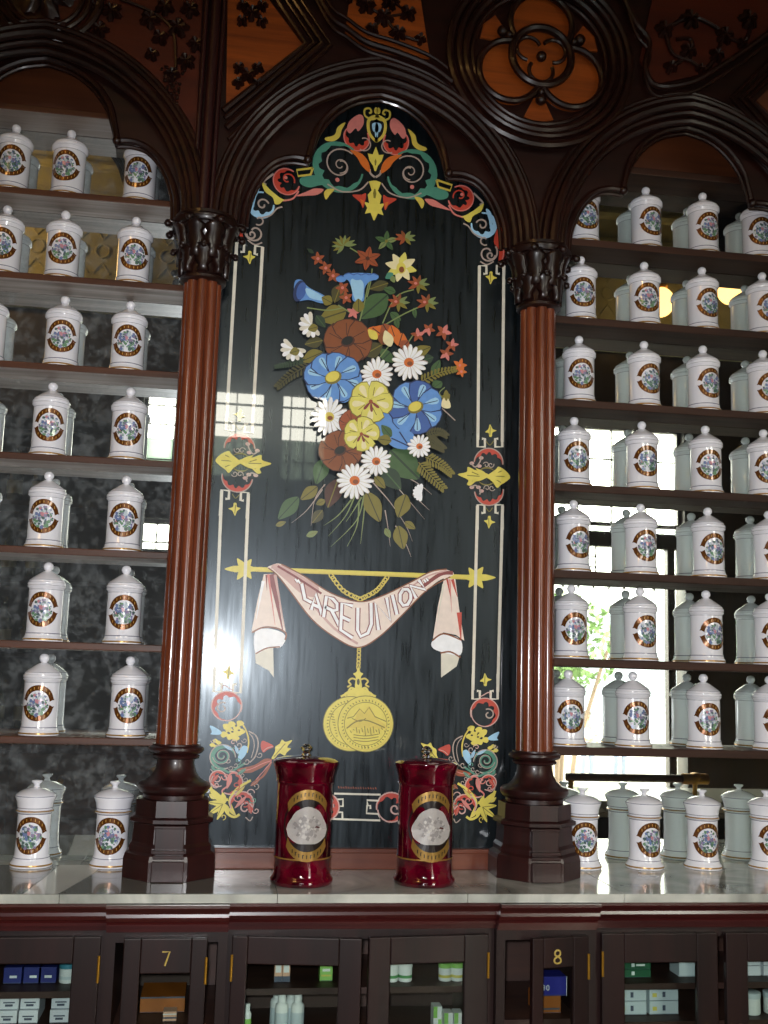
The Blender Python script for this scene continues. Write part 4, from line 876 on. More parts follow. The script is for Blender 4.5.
def counter_jar(seed):
    t = thing('apothecary_jar', '', '', (0, 0, 0)); c = (0, 0, 0)
    prof = [(.036, 0), (.0435, 0), (.0440, .003), (.0438, .0065), (.0415, .010), (.0390, .013), (.0378, .018), (.0375, .0195), (.0355, .024), (.0345, .060), (.0350, .108), (.0352, .1095), (.0385, .1115), (.0395, .1135), (.0385, .116), (.036, .1165), (0, .1165)]
    mis = [0]*len(prof); mis[2] = 1; mis[6] = 2; mis[10] = 2; mis[13] = 1
    bm = B(); lathe(bm, prof, c, 36, mis=mis[:len(prof)-1]); obj('body', bm, ['porcelain', 'gilt', 'greyline'], t, smooth=True)
    prof = [(0, .1163), (.0362, .1168), (.0368, .120), (.0370, .1215), (.0385, .132), (.0425, .1415), (.0432, .1445), (.0428, .1460), (.040, .1490), (.034, .1535), (.024, .1580), (.013, .1610), (.008, .1620), (0, .1622)]
    mis = [0]*len(prof); mis[6] = 2; mis[2] = 2
    bm = B(); lathe(bm, prof, c, 36, mis=mis[:-1]); lid = obj('lid', bm, ['porcelain', 'gilt', 'greyline'], t, smooth=True)
    bm = B(); lathe(bm, [(0, .1615), (.0075, .1622), (.0056, .1655), (.0065, .1690), (.0105, .1720), (.0118, .1745), (.0100, .1768), (0, .1785)], c, 20); obj('knob', bm, 'porcelain', lid, smooth=True)
    obj('label', label_mesh(.066, .0352, seed), LM, t)
    return t
LX = [[-.558, -.723, -.849], [-.560, -.722, -.853], [-.560, -.708, -.872], [-.547, -.721, -.878], [-.543, -.714, -.872], [-.530, -.700, -.866], [-.508, -.694, -.880]]
RXs = [[.541, .706, .860, 1.008], [.533, .700, .855, 1.019], [.529, .698, .854, 1.016], [.517, .691, .857, 1.012], [.516, .686, .860, 1.020], [.511, .683, .852, 1.018], [.504, .664, .842, 1.012]]
ORD = ['top', 'second', 'third', 'fourth', 'fifth', 'sixth', 'lowest']
WHO = ['next to the column', 'second from the column', 'third from the column', 'fourth from the column']
protoS = [shelf_jar(s) for s in (1, 2, 3)]; usedS = [False]*3
YJ = .0435
cnt = 0
def place(protos, used, loc, rot, label, group):
    global cnt
    i = cnt % len(protos); cnt += 1
    o = protos[i] if not used[i] else copy_tree(protos[i])
    used[i] = True
    o.location = loc; o.rotation_euler = (0, 0, rot)
    tag(o, label, 'jar', group)
for side, X, sd in (('left', LX, -1), ('right', RXs, 1)):
    for r, row in enumerate(X):
        for j, x in enumerate(row):
            if r == 6 and side == 'left' and j == 2: continue
            place(protoS, usedS, (x, YJ, SHZ[r+1]+.0005), random.uniform(-.16, .16), 'white porcelain jar, floral label, %s row of %s shelves, %s' % (ORD[r], side, WHO[j]), 'porcelain jars on the shelves')
protoC = [counter_jar(s) for s in (4, 5)]; usedC = [False]*2
for side, X in (('left', (-.522, -.686)), ('right', (.532, .682, .824, .985))):
    for j, x in enumerate(X):
        place(protoC, usedC, (x, .022, ZC+.0009), random.uniform(-.15, .15), 'flared-lid white porcelain jar on marble counter under %s shelves, %s' % (side, WHO[j]), 'porcelain jars on the counter')

# ruby jars
def ruby_jar(label, x, y):
    c = (x, y, ZC+.0009); t = thing('ruby_glass_jar', label, 'jar', c, 'ruby glass jars on the counter')
    prof = [(.052, 0), (.0610, 0), (.0640, .004), (.0640, .010), (.0590, .016), (.0575, .022), (.0575, .050), (.0585, .052), (.0585, .055), (.0570, .057), (.0570, .196), (.0585, .199), (.0600, .201), (.0585, .204), (0, .204)]
    mis = [0]*len(prof); mis[7] = 1
    bm = B(); lathe(bm, prof, c, 48, mis=mis[:-1]); obj('body', bm, ['ruby', 'gold'], t, smooth=True)
    bm = B(); lathe(bm, [(0, .204), (.0590, .2042), (.0600, .214), (.0640, .228), (.0672, .238), (.0668, .242), (.060, .246), (.045, .2495), (.022, .252), (.012, .253), (0, .253)], c, 48); lid = obj('lid', bm, 'ruby', t, smooth=True)
    bm = B(); lathe(bm, [(0, .2528), (.011, .2532), (.007, .257), (.006, .261), (.011, .265), (.012, .269), (.008, .273), (.004, .276), (0, .277)], c, 20); o = obj('knob', bm, 'clear', lid, smooth=True); o['label'] = 'clear glass knob'
    bm = B(); k = [0]
    def putp(pts, mi):
        k[0] += 1; rr = .0576+.00003*k[0]; vs = []
        for sx, h in pts:
            p = cyl(sx, h, rr); vs.append(bm.verts.new((x+p[0], y+p[1], ZC+p[2])))
        f = bm.faces.new(vs); f.material_index = mi; f.smooth = True
    hc = .121; off = .004
    def strip(A_, B__, mi):
        for (p, q), (r_, s_) in zip(zip(A_, B__), zip(A_[1:], B__[1:])): putp([p, r_, s_, q], mi)
    angs = [2*PI*i/40 for i in range(41)]
    strip([(off, hc)]*41, [(off+.052*math.cos(a_), hc+.056*math.sin(a_)) for a_ in angs], 0)
    for sg in (1, -1):
        A_ = [(off+.050*math.cos(math.radians(28+124*i/18)), hc+sg*(.016+.054*math.sin(math.radians(28+124*i/18)))) for i in range(19)]
        B__ = [(off+.046*math.cos(math.radians(28+124*i/18)), hc+sg*(.001+.050*math.sin(math.radians(28+124*i/18)))) for i in range(19)]
        if sg < 0: A_, B__ = B__, A_
        strip(A_, B__, 1)
        for i in range(9):
            a_ = math.radians(52+76*i/8); px, py = off+.048*math.cos(a_), hc+sg*(.0085+.052*math.sin(a_))
            putp([(px-.0010, py-.0036), (px+.0010, py-.0036), (px+.0010, py+.0036), (px-.0010, py+.0036)], 0)
            if i % 2: putp([(px-.0010, py+.0022), (px+.0028, py+.0022), (px+.0028, py+.0036), (px-.0010, py+.0036)], 0)
    R_ = []
    for i in range(41):
        a_ = angs[i]; sw = 1+.05*math.sin(9*a_); sn = math.sin(a_); cs = math.cos(a_); X_ = math.copysign(abs(cs)**.75, cs); Y_ = math.copysign(abs(sn)**.85, sn); R_.append((off+.045*X_*(1-.34*max(0, Y_)-.12*max(0, -Y_))*(1+.02*math.sin(11*a_)), hc-.008+(.044 if sn > 0 else .028)*Y_*(1+.02*math.sin(9*a_))))
    strip([(off, hc-.002)]*41, R_, 2)
    rnd = random.Random(5)
    for i in range(60):
        a_ = rnd.random()*6.28; q = math.sqrt(rnd.random())*.72; px, py = off+.038*q*math.cos(a_), hc-.003+.031*q*math.sin(a_); s_ = rnd.uniform(.002, .005)
        putp([(px-s_, py-s_*.4), (px+s_*.3, py-s_), (px+s_, py+s_*.3), (px-s_*.2, py+s_)], rnd.choice((3, 4)))
    o = obj('label', bm, ['lb_black', 'gold', 'lb_silver', 'lb_silver2', 'lb_silver3'], t); o['label'] = 'gold banded label with silver crest'
    return t
M['lb_black'] = plain('label_black', (22, 10, 10), .3, coat=.6); M['lb_silver'] = plain('label_silver', (158, 152, 148), .4, .1, 200); M['lb_silver2'] = plain('label_silver_light', (178, 172, 166), .4, .1, 200); M['lb_silver3'] = plain('label_silver_dark', (128, 122, 120), .4, .1, 200)
ruby_jar('ruby red glass jar with silver crest label, nearer to the foxed-mirror shelves', -.1245, -.158)
ruby_jar('ruby red glass jar with silver crest label, under the gold-tipped border on the right', .1290, -.158)

# ================================================================== COUNTER
ct = thing('marble_counter_top', 'grey and white marble counter top carrying the columns and jars', 'counter top', (0, -.08, ZC))
YF = -.268
bm = B()
for x0, x1 in ((-1.3, -.585), (-.5845, -.178), (-.1775, .197), (.1975, .52), (.5205, 1.3)): box(bm, x0, x1, YF, .088, ZC-.017, ZC)
obj('slab', bm, 'marble', ct, bevel=.0015)
bm = B()  # light and shade on the left slab, painted as flat patches
def quad(bm, pts, z, mi=0):
    f = bm.faces.new([bm.verts.new((x, y, z)) for x, y in pts]); f.material_index = mi; f.normal_update()
    if f.normal.z < 0: f.normal_flip()
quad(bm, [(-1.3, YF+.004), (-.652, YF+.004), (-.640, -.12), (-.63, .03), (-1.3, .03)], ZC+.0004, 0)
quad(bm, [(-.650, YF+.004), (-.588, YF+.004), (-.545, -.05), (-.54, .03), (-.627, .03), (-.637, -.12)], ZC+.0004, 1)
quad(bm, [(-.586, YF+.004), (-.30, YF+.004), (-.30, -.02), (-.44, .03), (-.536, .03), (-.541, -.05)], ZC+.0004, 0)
o = obj('light_patches', bm, ['marbleshade', 'marblewhite'], ct); o['label'] = 'patches of light and shade painted on the marble'
# cabinets under the counter
ZM = ZC-.0175
def moulding(bm, x0, x1, yo, ends):
    P = [(0, ZM), (-.010, ZM), (-.012, ZM-.005), (-.010, ZM-.009), (-.004, ZM-.011), (.0, ZM-.018), (-.001, ZM-.024), (.006, ZM-.026), (.010, ZM-.033), (.016, ZM-.036), (.012, ZM-.039), (.012, ZM-.045), (.022, ZM-.047), (.022, ZM-.055), (.05, ZM-.055), (.05, ZM)]
    for xa, xb in ((x0, x1),):
        a_ = [bm.verts.new((xa, yo+p, z)) for p, z in P]; b_ = [bm.verts.new((xb, yo+p, z)) for p, z in P]
        n = len(P); fs = [bm.faces.new(a_), bm.faces.new(b_[::-1])]
        for i in range(n): fs.append(bm.faces.new((a_[i], a_[(i+1) % n], b_[(i+1) % n], b_[i])))
        bmesh.ops.recalc_face_normals(bm, faces=fs)
ZF = -.515; ZB = -1.40; YB = .08
SH = [-.629, -.704, -.90, -1.12]
def cabinet(label, x0, x1, yf, doors, shelves):
    t = thing('counter_cabinet', label, 'cabinet', ((x0+x1)/2, yf, -1.5), 'cabinets under the marble counter')
    bm = B(); e = .018
    box(bm, x0, x0+e, yf, YB, -1.48, ZM-.055); box(bm, x1-e, x1, yf, YB, -1.48, ZM-.055); box(bm, x0+e, x1-e, YB-.012, YB, -1.48, ZM-.055, 1); box(bm, x0+e, x1-e, yf, YB-.012, ZM-.075, ZM-.055); box(bm, x0+e, x1-e, yf+.01, YB-.012, -1.42, -1.40, 1); box(bm, x0+e, x1-e, yf+.02, YB-.012, -1.5, -1.42)
    obj('carcass', bm, ['cabinet', 'inside'], t)
    bm = B(); moulding(bm, x0, x1, yf-.028, True); obj('cornice', bm, 'cabinetx', t)
    for z in shelves:
        bm = B(); box(bm, x0+e, x1-e, yf+.045, YB-.012, z-.012, z); obj('shelf', bm, 'inside', t)
    for d in doors:
        hx = d['x1'] if d['hinge'] > 0 else d['x0']
        bm = B(); xa, xb = d['x0'], d['x1']; ga, gb, gt = d['g0'], d['g1'], d['gt']; y0, y1 = yf-.016, yf-.0015
        box(bm, xa, ga, y0, y1, ZB, ZF); box(bm, gb, xb, y0, y1, ZB, ZF); box(bm, ga, gb, y0, y1, gt, ZF); box(bm, ga, gb, y0, y1, ZB, ZB+.07)
        dr = obj('door', bm, 'cabinet', t, origin=(hx, y1, (ZF+ZB)/2), bevel=.002)
        bm = B(); box(bm, ga-.003, gb+.003, (y0+y1)/2-.001, (y0+y1)/2+.001, ZB+.067, gt+.003); obj('pane', bm, 'pane', dr)
        bm = B()
        for zz in (d.get('hz', -.563),): lathe(bm, [(0, 0), (.0028, .001), (.0028, .049), (0, .05)], (hx-.001*d['hinge'], y0-.001, zz-.035), 10)
        lathe(bm, [(0, 0), (.0028, .001), (.0028, .049), (0, .05)], (hx-.001*d['hinge'], y0-.001, ZB+.12), 10)
        o = obj('hinge', bm, 'brass', dr, smooth=True); o['label'] = 'brass hinge'
        if 'num' in d:
            bm = B(); cx_ = d['nx']; cz_ = -.551
            for s_ in GLY[d['num']]:
                P = catmull(s_, 4) if len(s_) > 4 else s_
                sweep(bm, [(cx_+(p[0]-.5)*.0155, y0-.0005, cz_+(.5-p[1])*.025) for p in P], .0018, 6)
            o = obj('number', bm, 'numbergold', dr, smooth=True); o['label'] = 'gold number '+d['num']
        if d.get('knob'):
            bm = B(); kx = d['knob']; ball(bm, (kx, y0-.012, -.70), .011, 12); lathe(bm, [(.005, 0), (.005, .01)], (kx, y0-.008, -.705), 8); o = obj('knob', bm, 'brass', dr, smooth=True)
        dr.rotation_euler.z = math.radians(d.get('open', 0))
    return t
YCB, YPB = -.228, -.245
cabinet('glazed counter cabinet of white pill boxes under the leftmost jars', -1.0, -.497, YCB, [dict(x0=-.985, x1=-.506, g0=-.93, g1=-.556, gt=-.563, hinge=1)], SH[:1]+[-.700, -.95])
cabinet('narrow counter cabinet with door numbered 7 under the left column', -.4965, -.268, YPB, [dict(x0=-.462, x1=-.306, g0=-.43, g1=-.336, gt=-.578, hinge=1, num='7', nx=-.383)], [-.69, -.95])
cabinet('glazed counter cabinet with two doors ajar below the painted panel', -.2675, .262, YCB, [dict(x0=-.258, x1=-.008, g0=-.228, g1=-.052, gt=-.566, hinge=-1, open=-7), dict(x0=.002, x1=.246, g0=.045, g1=.196, gt=-.566, hinge=1, open=5)], SH[:1]+[-.74, -.95])
cabinet('narrow counter cabinet with door numbered 8 ajar under the right column', .2625, .468, YPB, [dict(x0=.322, x1=.446, g0=.346, g1=.412, gt=-.572, hinge=1, num='8', nx=.376, open=10)], [-.69, -.95])
cabinet('wide glazed counter cabinet of green and white cartons under the right-hand jars', .4685, 1.04, YCB, [dict(x0=.482, x1=.73, g0=.53, g1=.685, gt=-.572, hinge=-1, knob=.716), dict(x0=.748, x1=1.02, g0=.795, g1=.98, gt=-.572, hinge=1, knob=.772)], SH[:2]+[-.95])

# ---- goods in the cabinets
def carton(label, x, y, z, w, d, h, mat, ends=None, group=None, rot=0, marks=(), name='medicine_box'):
    """folded carton: body with end flap seam, printed marks on its front"""
    z += .0005; t = thing(name, label, 'box', (x, y, z), group)
    bm = B(); box(bm, x-w/2, x+w/2, y, y+d, z, z+h); obj('carton', bm, mat, t, bevel=.0008)
    bm = B(); ok = False
    for (mx0, mx1, mz0, mz1, mm) in marks:
        box(bm, x-w/2+w*mx0, x-w/2+w*mx1, y-.0006, y+.0002, z+h*mz0, z+h*mz1, mm)
    box(bm, x-w*.49, x+w*.49, y-.0004, y+.0002, z+h*.03, z+h*.06, 0)
    obj('print', bm, ['ink', 'tubwhite', 'boxgreen', 'boxlime', 'navy2', 'purple', 'yellow2', 'tubgreen'], t)
    t.rotation_euler.z = rot
    return t
def bottle(label, x, y, z, r, h, cap, body='tubwhite', band=None, group=None):
    z += .0005; t = thing('medicine_bottle', label, 'bottle', (x, y, z), group); c = (x, y, z)
    bm = B(); lathe(bm, [(r*.8, 0), (r, .002), (r, h*.72), (r*.9, h*.78), (r*.5, h*.83), (r*.5, h*.86), (0, h*.86)], c, 20); obj('body', bm, body, t, smooth=True)
    bm = B(); lathe(bm, [(0, h*.84), (r*.62, h*.84), (r*.62, h), (r*.5, h*1.01), (0, h*1.01)], c, 18); obj('cap', bm, cap, t, smooth=True)
    bm = B(); lathe(bm, [(r*1.01, h*.14), (r*1.01, h*.62)], c, 20, mis=[0]); obj('wrap', bm, band or 'boxpale', t, smooth=True)
    return t
def tub(label, x, y, z, r, h, cap, band, group=None):
    z += .0005; t = thing('medicine_tub', label, 'tub', (x, y, z), group); c = (x, y, z)
    bm = B(); lathe(bm, [(r*.94, 0), (r, .002), (r, h*.74), (0, h*.74)], c, 24); obj('body', bm, 'tubwhite', t, smooth=True)
    bm = B(); lathe(bm, [(0, h*.75), (r*1.05, h*.75), (r*1.05, h*.98), (r*.97, h), (0, h)], c, 24); obj('cap', bm, cap, t, smooth=True)
    bm = B(); lathe(bm, [(r*1.01, h*.2), (r*1.01, h*.36)], c, 24); obj('band', bm, band, t, smooth=True)
    return t
YI = -.14
s1, s2 = -.629, -.700
G1 = 'packs in the cabinet left of door 7'
g = lambda u, v, Y=YI: at(u, v, Y)[0]
mk = ((.3, .7, .25, .42, 0), (.2, .8, .5, .6, 0))
for u, w in ((8, .036), (29, .036), (60, .036)):
    nm = {8: 'at the edge of the photo', 29: 'in the middle of the row', 60: 'nearest to door 7'}[u]
    for lv in (0, 1): carton('white carton, %s of two, stack %s' % (('lower', 'upper')[lv], nm), g(u, 1005)+.001*lv, YI+.004*lv, s2+.0245*lv, w, .09, .024, 'boxwhite', group=G1, marks=mk)
for u, nm in ((12, 'first'), (32, 'second'), (47, 'third')):
    carton('dark blue box on top shelf, %s of three before teal-capped tub' % nm, g(u, 970), YI+.01, s1, .034, .08, .030, 'navy2', group=G1, marks=((.2, .8, .55, .65, 4), (.35, .75, .35, .5, 1)))
tub('white tub with teal cap on top shelf left of door 7', g(66, 975), YI+.02, s1, .0155, .036, 'teal2', 'boxpale', G1)
for u, nm in ((28, 'beside the edge'), (42, 'towards door 7')): bottle('pale green topped bottle on the lowest visible shelf, %s' % nm, g(u, 1022), YI+.01, -.757, .012, .05, 'boxlime', 'tubwhite', 'boxlime', G1)
# behind 7
carton('brown wooden tray box behind door 7', g(162, 1005), YI+.02, -.69, .088, .10, .030, 'boxamber', marks=((0, 1, .9, 1, 0),), name='tray_box')
carton('small striped carton in front of the brown tray behind door 7', g(170, 1020), YI-.035, -.69, .026, .03, .018, 'boxpeach', marks=((0, 1, .3, .45, 0), (0, 1, .7, .8, 1)))
# middle left
G2 = 'packs in the cabinet below the panel'
for u, nm in ((278, 'left'), (286, 'right')): carton('pink and peach carton, %s one of the pair on the top shelf' % nm, g(u, 980), YI, s1, .0155, .03, .036, 'boxpeach', group=G2, marks=((0, 1, .0, .3, 0), (.15, .85, .5, .9, 1)))
carton('lime green carton alone at top shelf end, left ajar door', g(326, 980), YI, s1, .026, .03, .032, 'boxlime', group=G2, marks=((.1, .9, .3, .4, 6), (.2, .8, .6, .75, 1)))
zb = -.74
for u, dy, nm in ((282, 0, 'front left of the cluster'), (298, .0, 'front right of the cluster'), (277, .034, 'back left of the cluster'), (291, .034, 'back right of the cluster')): bottle('white plastic bottle with white cap, %s' % nm, g(u, 1000, YI+dy), YI+dy, zb, .0135, .088, 'tubwhite', 'tubwhite', 'boxpale', G2)
bottle('slim white bottle with lime base band beside the hinge', g(248, 1000), YI, zb, .008, .07, 'tubwhite', 'tubwhite', 'boxlime', G2)
for u, nm in ((391, 'left'), (405, 'right')): tub('white tub with green band, %s of the pair on top shelf' % nm, g(u, 975), YI, s1, .0145, .036, 'tubwhite', 'tubgreen', G2)
for u, nm in ((445, 'left'), (457, 'right')): tub('lime green tub, %s of the pair on top shelf' % nm, g(u, 972), YI, s1, .0135, .034, 'boxlime', 'yellow2', G2)
for u, dy, h, nm in ((438, .03, .05, 'tall one behind'), (449, 0, .046, 'front left'), (459, 0, .046, 'front right')): carton('white and green carton on lower shelf by right ajar door, %s' % nm, g(u, 1005, YI+dy), YI+dy, zb, .0185, .03, h, 'tubwhite', group=G2, marks=((0, .45, .55, 1, 3), (.55, 1, .1, .5, 3)))
carton('small wooden block lying on lower shelf behind the right ajar door', g(412, 1000), YI, zb, .03, .01, .008, 'boxamber', group=G2, name='wooden_block')
# 8
t = carton('blue carton with white figures behind door 8', g(548, 985), YI-.03, -.655+.0, .062, .05, .038, 'boxblue', marks=((.98, 1, 0, 1, 1),))
bm = B(); px = g(548, 985)-.022
for ch in '890'[1:]+'':
    for s_ in GLY[ch]: sweep(bm, [(px+p[0]*.006, YI-.0312, -.643+.010*(1-p[1])) for p in s_], .0011, 5)
    px += .009
box(bm, g(548, 985)-.031+.0005, g(548, 985)-.024, YI-.0312, YI-.0299, -.644, -.633)
obj('figures', bm, 'tubwhite', t)
carton('amber brown carton supporting the blue carton behind door 8', g(545, 1005), YI-.025, -.69, .052, .06, .0345, 'boxamber', marks=((.05, .95, .2, .3, 0),))
# right
G3 = 'cartons in the cabinet right of door 8'
for lv, nm in ((0, 'lower'), (1, 'upper')): carton('dark green flat carton, %s of the pair on the top shelf' % nm, g(636, 975), YI, s1+.0165*lv, .066, .07, .016, 'boxgreen', group=G3, marks=((.35, .45, .3, .75, 1), (.5, .8, .4, .65, 1 if lv else 2)))
carton('pale blue carton standing alone on top shelf beside green cartons', g(688, 975), YI, s1, .040, .05, .032, 'boxpale', group=G3, marks=((.9, 1, .0, 1, 1),))
for lv in (0, 1):
    for u, nm in ((632, 'left'), (664, 'right')): carton('pale blue-white carton, %s %s of the block of four' % (('bottom', 'top')[lv], nm), g(u, 1005), YI, -.704+.027*lv, .064, .09, .0265, 'boxpale', group=G3, marks=((.45, .55, .3, .7, 0), (.1, .25, .3, .6, 6)))
for i, u in enumerate((625, 640, 655, 670, 684)): carton('small mottled carton on the lowest visible shelf, number %s from door 8' % ('one', 'two', 'three', 'four', 'five')[i], g(u, 1022), YI, -.766, .028, .05, .034, 'boxlime' if i % 2 else 'boxpale', group=G3, marks=((.2, .8, .6, .85, 2), (.2, .5, .2, .4, 1)))
for lv in (0, 1):
    for u, nm in ((752, 'near'), (772, 'far')): carton('grey-white carton behind the last door, %s one of the %s pair' % (nm, ('lower', 'upper')[lv]), g(u, 975), YI, s1+.0205*lv, .041, .06, .020, 'boxwhite', group=G3, marks=((.0, .02, 0, 1, 0),))
for u, nm in ((751, 'nearer to the knob'), (773, 'at the photo edge')): tub('white tub with grey-green cap behind the last door, %s' % nm, g(u, 1010), YI, -.704, .0195, .044, 'boxpale', 'tubwhite', G3)

# ================================================================== THE ROOM BEHIND THE CAMERA (seen in the mirrors)
XL, XR, YW, ZFl, ZCe = -4.0, 5.2, -5.0, -1.5, 3.75
bm = B(); box(bm, XL, XR, YW, .2, ZFl-.1, ZFl); structure('floor', bm, 'tilefloor')
bm = B(); box(bm, XL, XR, YW, .2, ZCe, ZCe+.1); structure('ceiling', bm, 'ceilpaint')
bm = B(); box(bm, XL, XR, .115, .215, ZFl, ZCe); structure('wall_back', bm, 'darkroom')
bm = B(); box(bm, XL-.1, XL, YW, .2, ZFl, ZCe); structure('wall_left', bm, 'plaster')
bm = B(); box(bm, XR, XR+.1, YW, .2, ZFl, ZCe); structure('wall_right', bm, 'plaster')
HOLES = [(-.96, -.08, 1.30, 1.98), (.0, .37, 1.30, 1.98), (-.98, -.66, .78, 1.02), (2.02, 3.12, -1.5, 1.92)]
xs = sorted({XL, XR}|{h[0] for h in HOLES}|{h[1] for h in HOLES}); zs = sorted({ZFl, 2.5}|{h[2] for h in HOLES}|{h[3] for h in HOLES})
bm = B()
for xa, xb in zip(xs, xs[1:]):
    for za, zb_ in zip(zs, zs[1:]):
        mx_, mz_ = (xa+xb)/2, (za+zb_)/2
        if any(h[0] < mx_ < h[1] and h[2] < mz_ < h[3] for h in HOLES): continue
        box(bm, xa, xb, YW-.18, YW, za, zb_)
structure('wall_front', bm, 'darkroom')
bm = B(); box(bm, XL, XR, YW-.18, YW+.02, 2.5, ZCe)
for i in range(60):
    x = XL+.08+i*.153
    sweep(bm, [(x+.05*math.cos(2*PI*k/12), YW+.024, 2.95+.05*math.sin(2*PI*k/12)) for k in range(12)], .009, 6, True); sweep(bm, [(x-.06, YW+.022, 3.12), (x, YW+.022, 3.04), (x+.06, YW+.022, 3.12)], .009, 6); sweep(bm, [(x-.06, YW+.022, 2.78), (x, YW+.022, 2.86), (x+.06, YW+.022, 2.78)], .009, 6)
for z, r in ((2.52, .04), (2.68, .02), (3.2, .02), (3.36, .05), (3.6, .04)): sweep(bm, [(XL, YW+.02, z), (XR, YW+.02, z)], r, 8)
structure('trim_1', bm, 'olive')
def windowframe(n, x0, x1, z0, z1, vx, hz, w=.022, solid=None):
    bm = B(); y0, y1 = YW-.12, YW-.06
    box(bm, x0, x0+.03, y0, y1, z0, z1); box(bm, x1-.03, x1, y0, y1, z0, z1); box(bm, x0+.03, x1-.03, y0, y1, z1-.03, z1); box(bm, x0+.03, x1-.03, y0, y1, z0, z0+.03)
    for x in vx: box(bm, x-w/2, x+w/2, y0+.01, y1-.01, z0+.03, z1-.03)
    for z in hz: box(bm, x0+.03, x1-.03, y0+.012, y1-.012, z-w/2, z+w/2)
    if solid: box(bm, x0+.03, x1-.03, y0+.02, y1-.025, solid[0], solid[1], 1)
    structure('window_%d' % n, bm, ['darkroom', 'frost'])
windowframe(1, -.96, -.08, 1.30, 1.98, (-.74, -.52, -.30), (1.46, 1.72, 1.86), .008, (1.33, 1.62))
windowframe(2, .0, .37, 1.30, 1.98, (.09, .19, .28), (1.46, 1.72, 1.86), .008, (1.33, 1.62))
windowframe(3, -.98, -.66, .78, 1.02, (-.82,), (.86,), .012)
windowframe(4, 2.02, 3.12, 1.14, 1.92, (2.3, 2.57, 2.84), (1.40, 1.66), .010)
bm = B(); box(bm, 2.02, 3.12, YW-.13, YW-.05, .98, 1.10)
for i in range(9): box(bm, 2.06+i*.12, 2.075+i*.12, YW-.1, YW-.08, .66, .70)
box(bm, 2.02, 3.12, YW-.1, YW-.08, .695, .71)
for x in (2.2, 2.28, 2.36, 2.44): box(bm, x, x+.012, YW-.1, YW-.08, .74, .98)
for z in (.74, .82, .90): box(bm, 2.2, 2.45, YW-.1, YW-.08, z, z+.012)
box(bm, 3.0, 3.06, YW-.12, YW-.05, -1.5, .98)
structure('door_1', bm, 'darkroom')
# wall cabinet with bottles
wc = thing('bottle_cabinet', 'dark wooden wall cabinet of old bottles reflected in the foxed mirror', 'cabinet', (-1.9, YW+.2, -1.5))
bm = B(); box(bm, -2.8, -1.02, YW+.002, YW+.03, -1.5, 1.6); box(bm, -2.8, -2.76, YW+.03, YW+.36, -1.5, 1.6); box(bm, -1.06, -1.02, YW+.03, YW+.36, -1.5, 1.6); box(bm, -2.84, -.98, YW+.002, YW+.4, 1.6, 1.68); obj('carcass', bm, 'darkroom', wc)
for z in (-.9, -.45, .05, .55, 1.05):
    bm = B(); box(bm, -2.76, -1.06, YW+.03, YW+.34, z-.03, z); obj('shelf', bm, 'darkroom', wc)
kb = None; n_ = 0
SH_W = {-.45: 'lowest', .05: 'second lowest', .55: 'third lowest', 1.05: 'topmost'}
for z in (-.45, .05, .55, 1.05):
    for j, x in enumerate((-2.10, -1.93, -1.76, -1.60)):
        if kb is None:
            kb = thing('old_bottle', '', '', (0, 0, 0))
            bm = B(); lathe(bm, [(.045, 0), (.052, .004), (.052, .20), (.04, .24), (.018, .27), (.018, .33), (0, .33)], (0, 0, 0), 20); obj('body', bm, 'bottleglass', kb, smooth=True)
            bm = B(); lathe(bm, [(0, .33), (.014, .33), (.026, .35), (.026, .365), (0, .37)], (0, 0, 0), 16); obj('stopper', bm, 'bottleglass', kb, smooth=True)
            bm = B(); lathe(bm, [(.0525, .06), (.0525, .15)], (0, 0, 0), 20); obj('paper_band', bm, 'paperlabel', kb, smooth=True)
            o = kb
        else: o = copy_tree(kb)
        o.location = (x, YW+.2, z+.001)
        tag(o, 'dim stoppered bottle with paper band in the foxed mirror, %s shelf, place %s' % (SH_W[z], ('one', 'two', 'three', 'four')[j]), 'bottle', 'bottles in the wall cabinet')
# shop counters
sc1 = thing('shop_counter', 'dark drawer counter reflected in the bottom of the foxed mirror', 'counter', (-1.3, -3.2, -1.5))
bm = B(); box(bm, -2.7, .1, -3.5, -3.0, -1.5, -.42); obj('carcass', bm, 'drawer', sc1)
bm = B(); box(bm, -2.74, .14, -3.54, -2.96, -.42, -.37); obj('top', bm, 'drawer', sc1)
for i in range(6):
    for z0 in (-.72, -1.04, -1.36):
        bm = B(); box(bm, -2.66+i*.46, -2.24+i*.46, -3.0, -2.985, z0, z0+.27); d = obj('drawer', bm, 'drawer', sc1, bevel=.004)
        bm = B(); ball(bm, (-2.45+i*.46, -2.975, z0+.135), .018, 8); obj('knob', bm, 'brass', d)
sc2 = thing('shop_counter', 'white marble shop counter reflected low in the clear mirror', 'counter', (2.2, -2.2, -1.5))
bm = B(); box(bm, 1.25, 3.2, -2.5, -2.0, -1.5, -.60); obj('carcass', bm, 'darkroom', sc2)
bm = B(); box(bm, 1.2, 3.25, -2.55, -1.95, -.60, -.53); obj('top', bm, 'marblewhite', sc2, bevel=.012)
bm = B(); 
for k in range(13): lathe(bm, [(.05, 0), (.065, .006), (.045, .02), (.02, .03), (0, .032)], (1.3+k*.155, -1.94, -.575), 10)
obj('moulded_edge', bm, 'marblewhite', sc2, smooth=True)
rl = thing('counter_rail', 'wooden hand rail with brass bracket above the marble shop counter', 'rail', (1.55, -2.05, -.53))
bm = B(); sweep(bm, [(1.22, -2.05, -.44), (1.82, -2.05, -.44)], .018, 12); obj('rail', bm, 'drawer', rl, smooth=True)
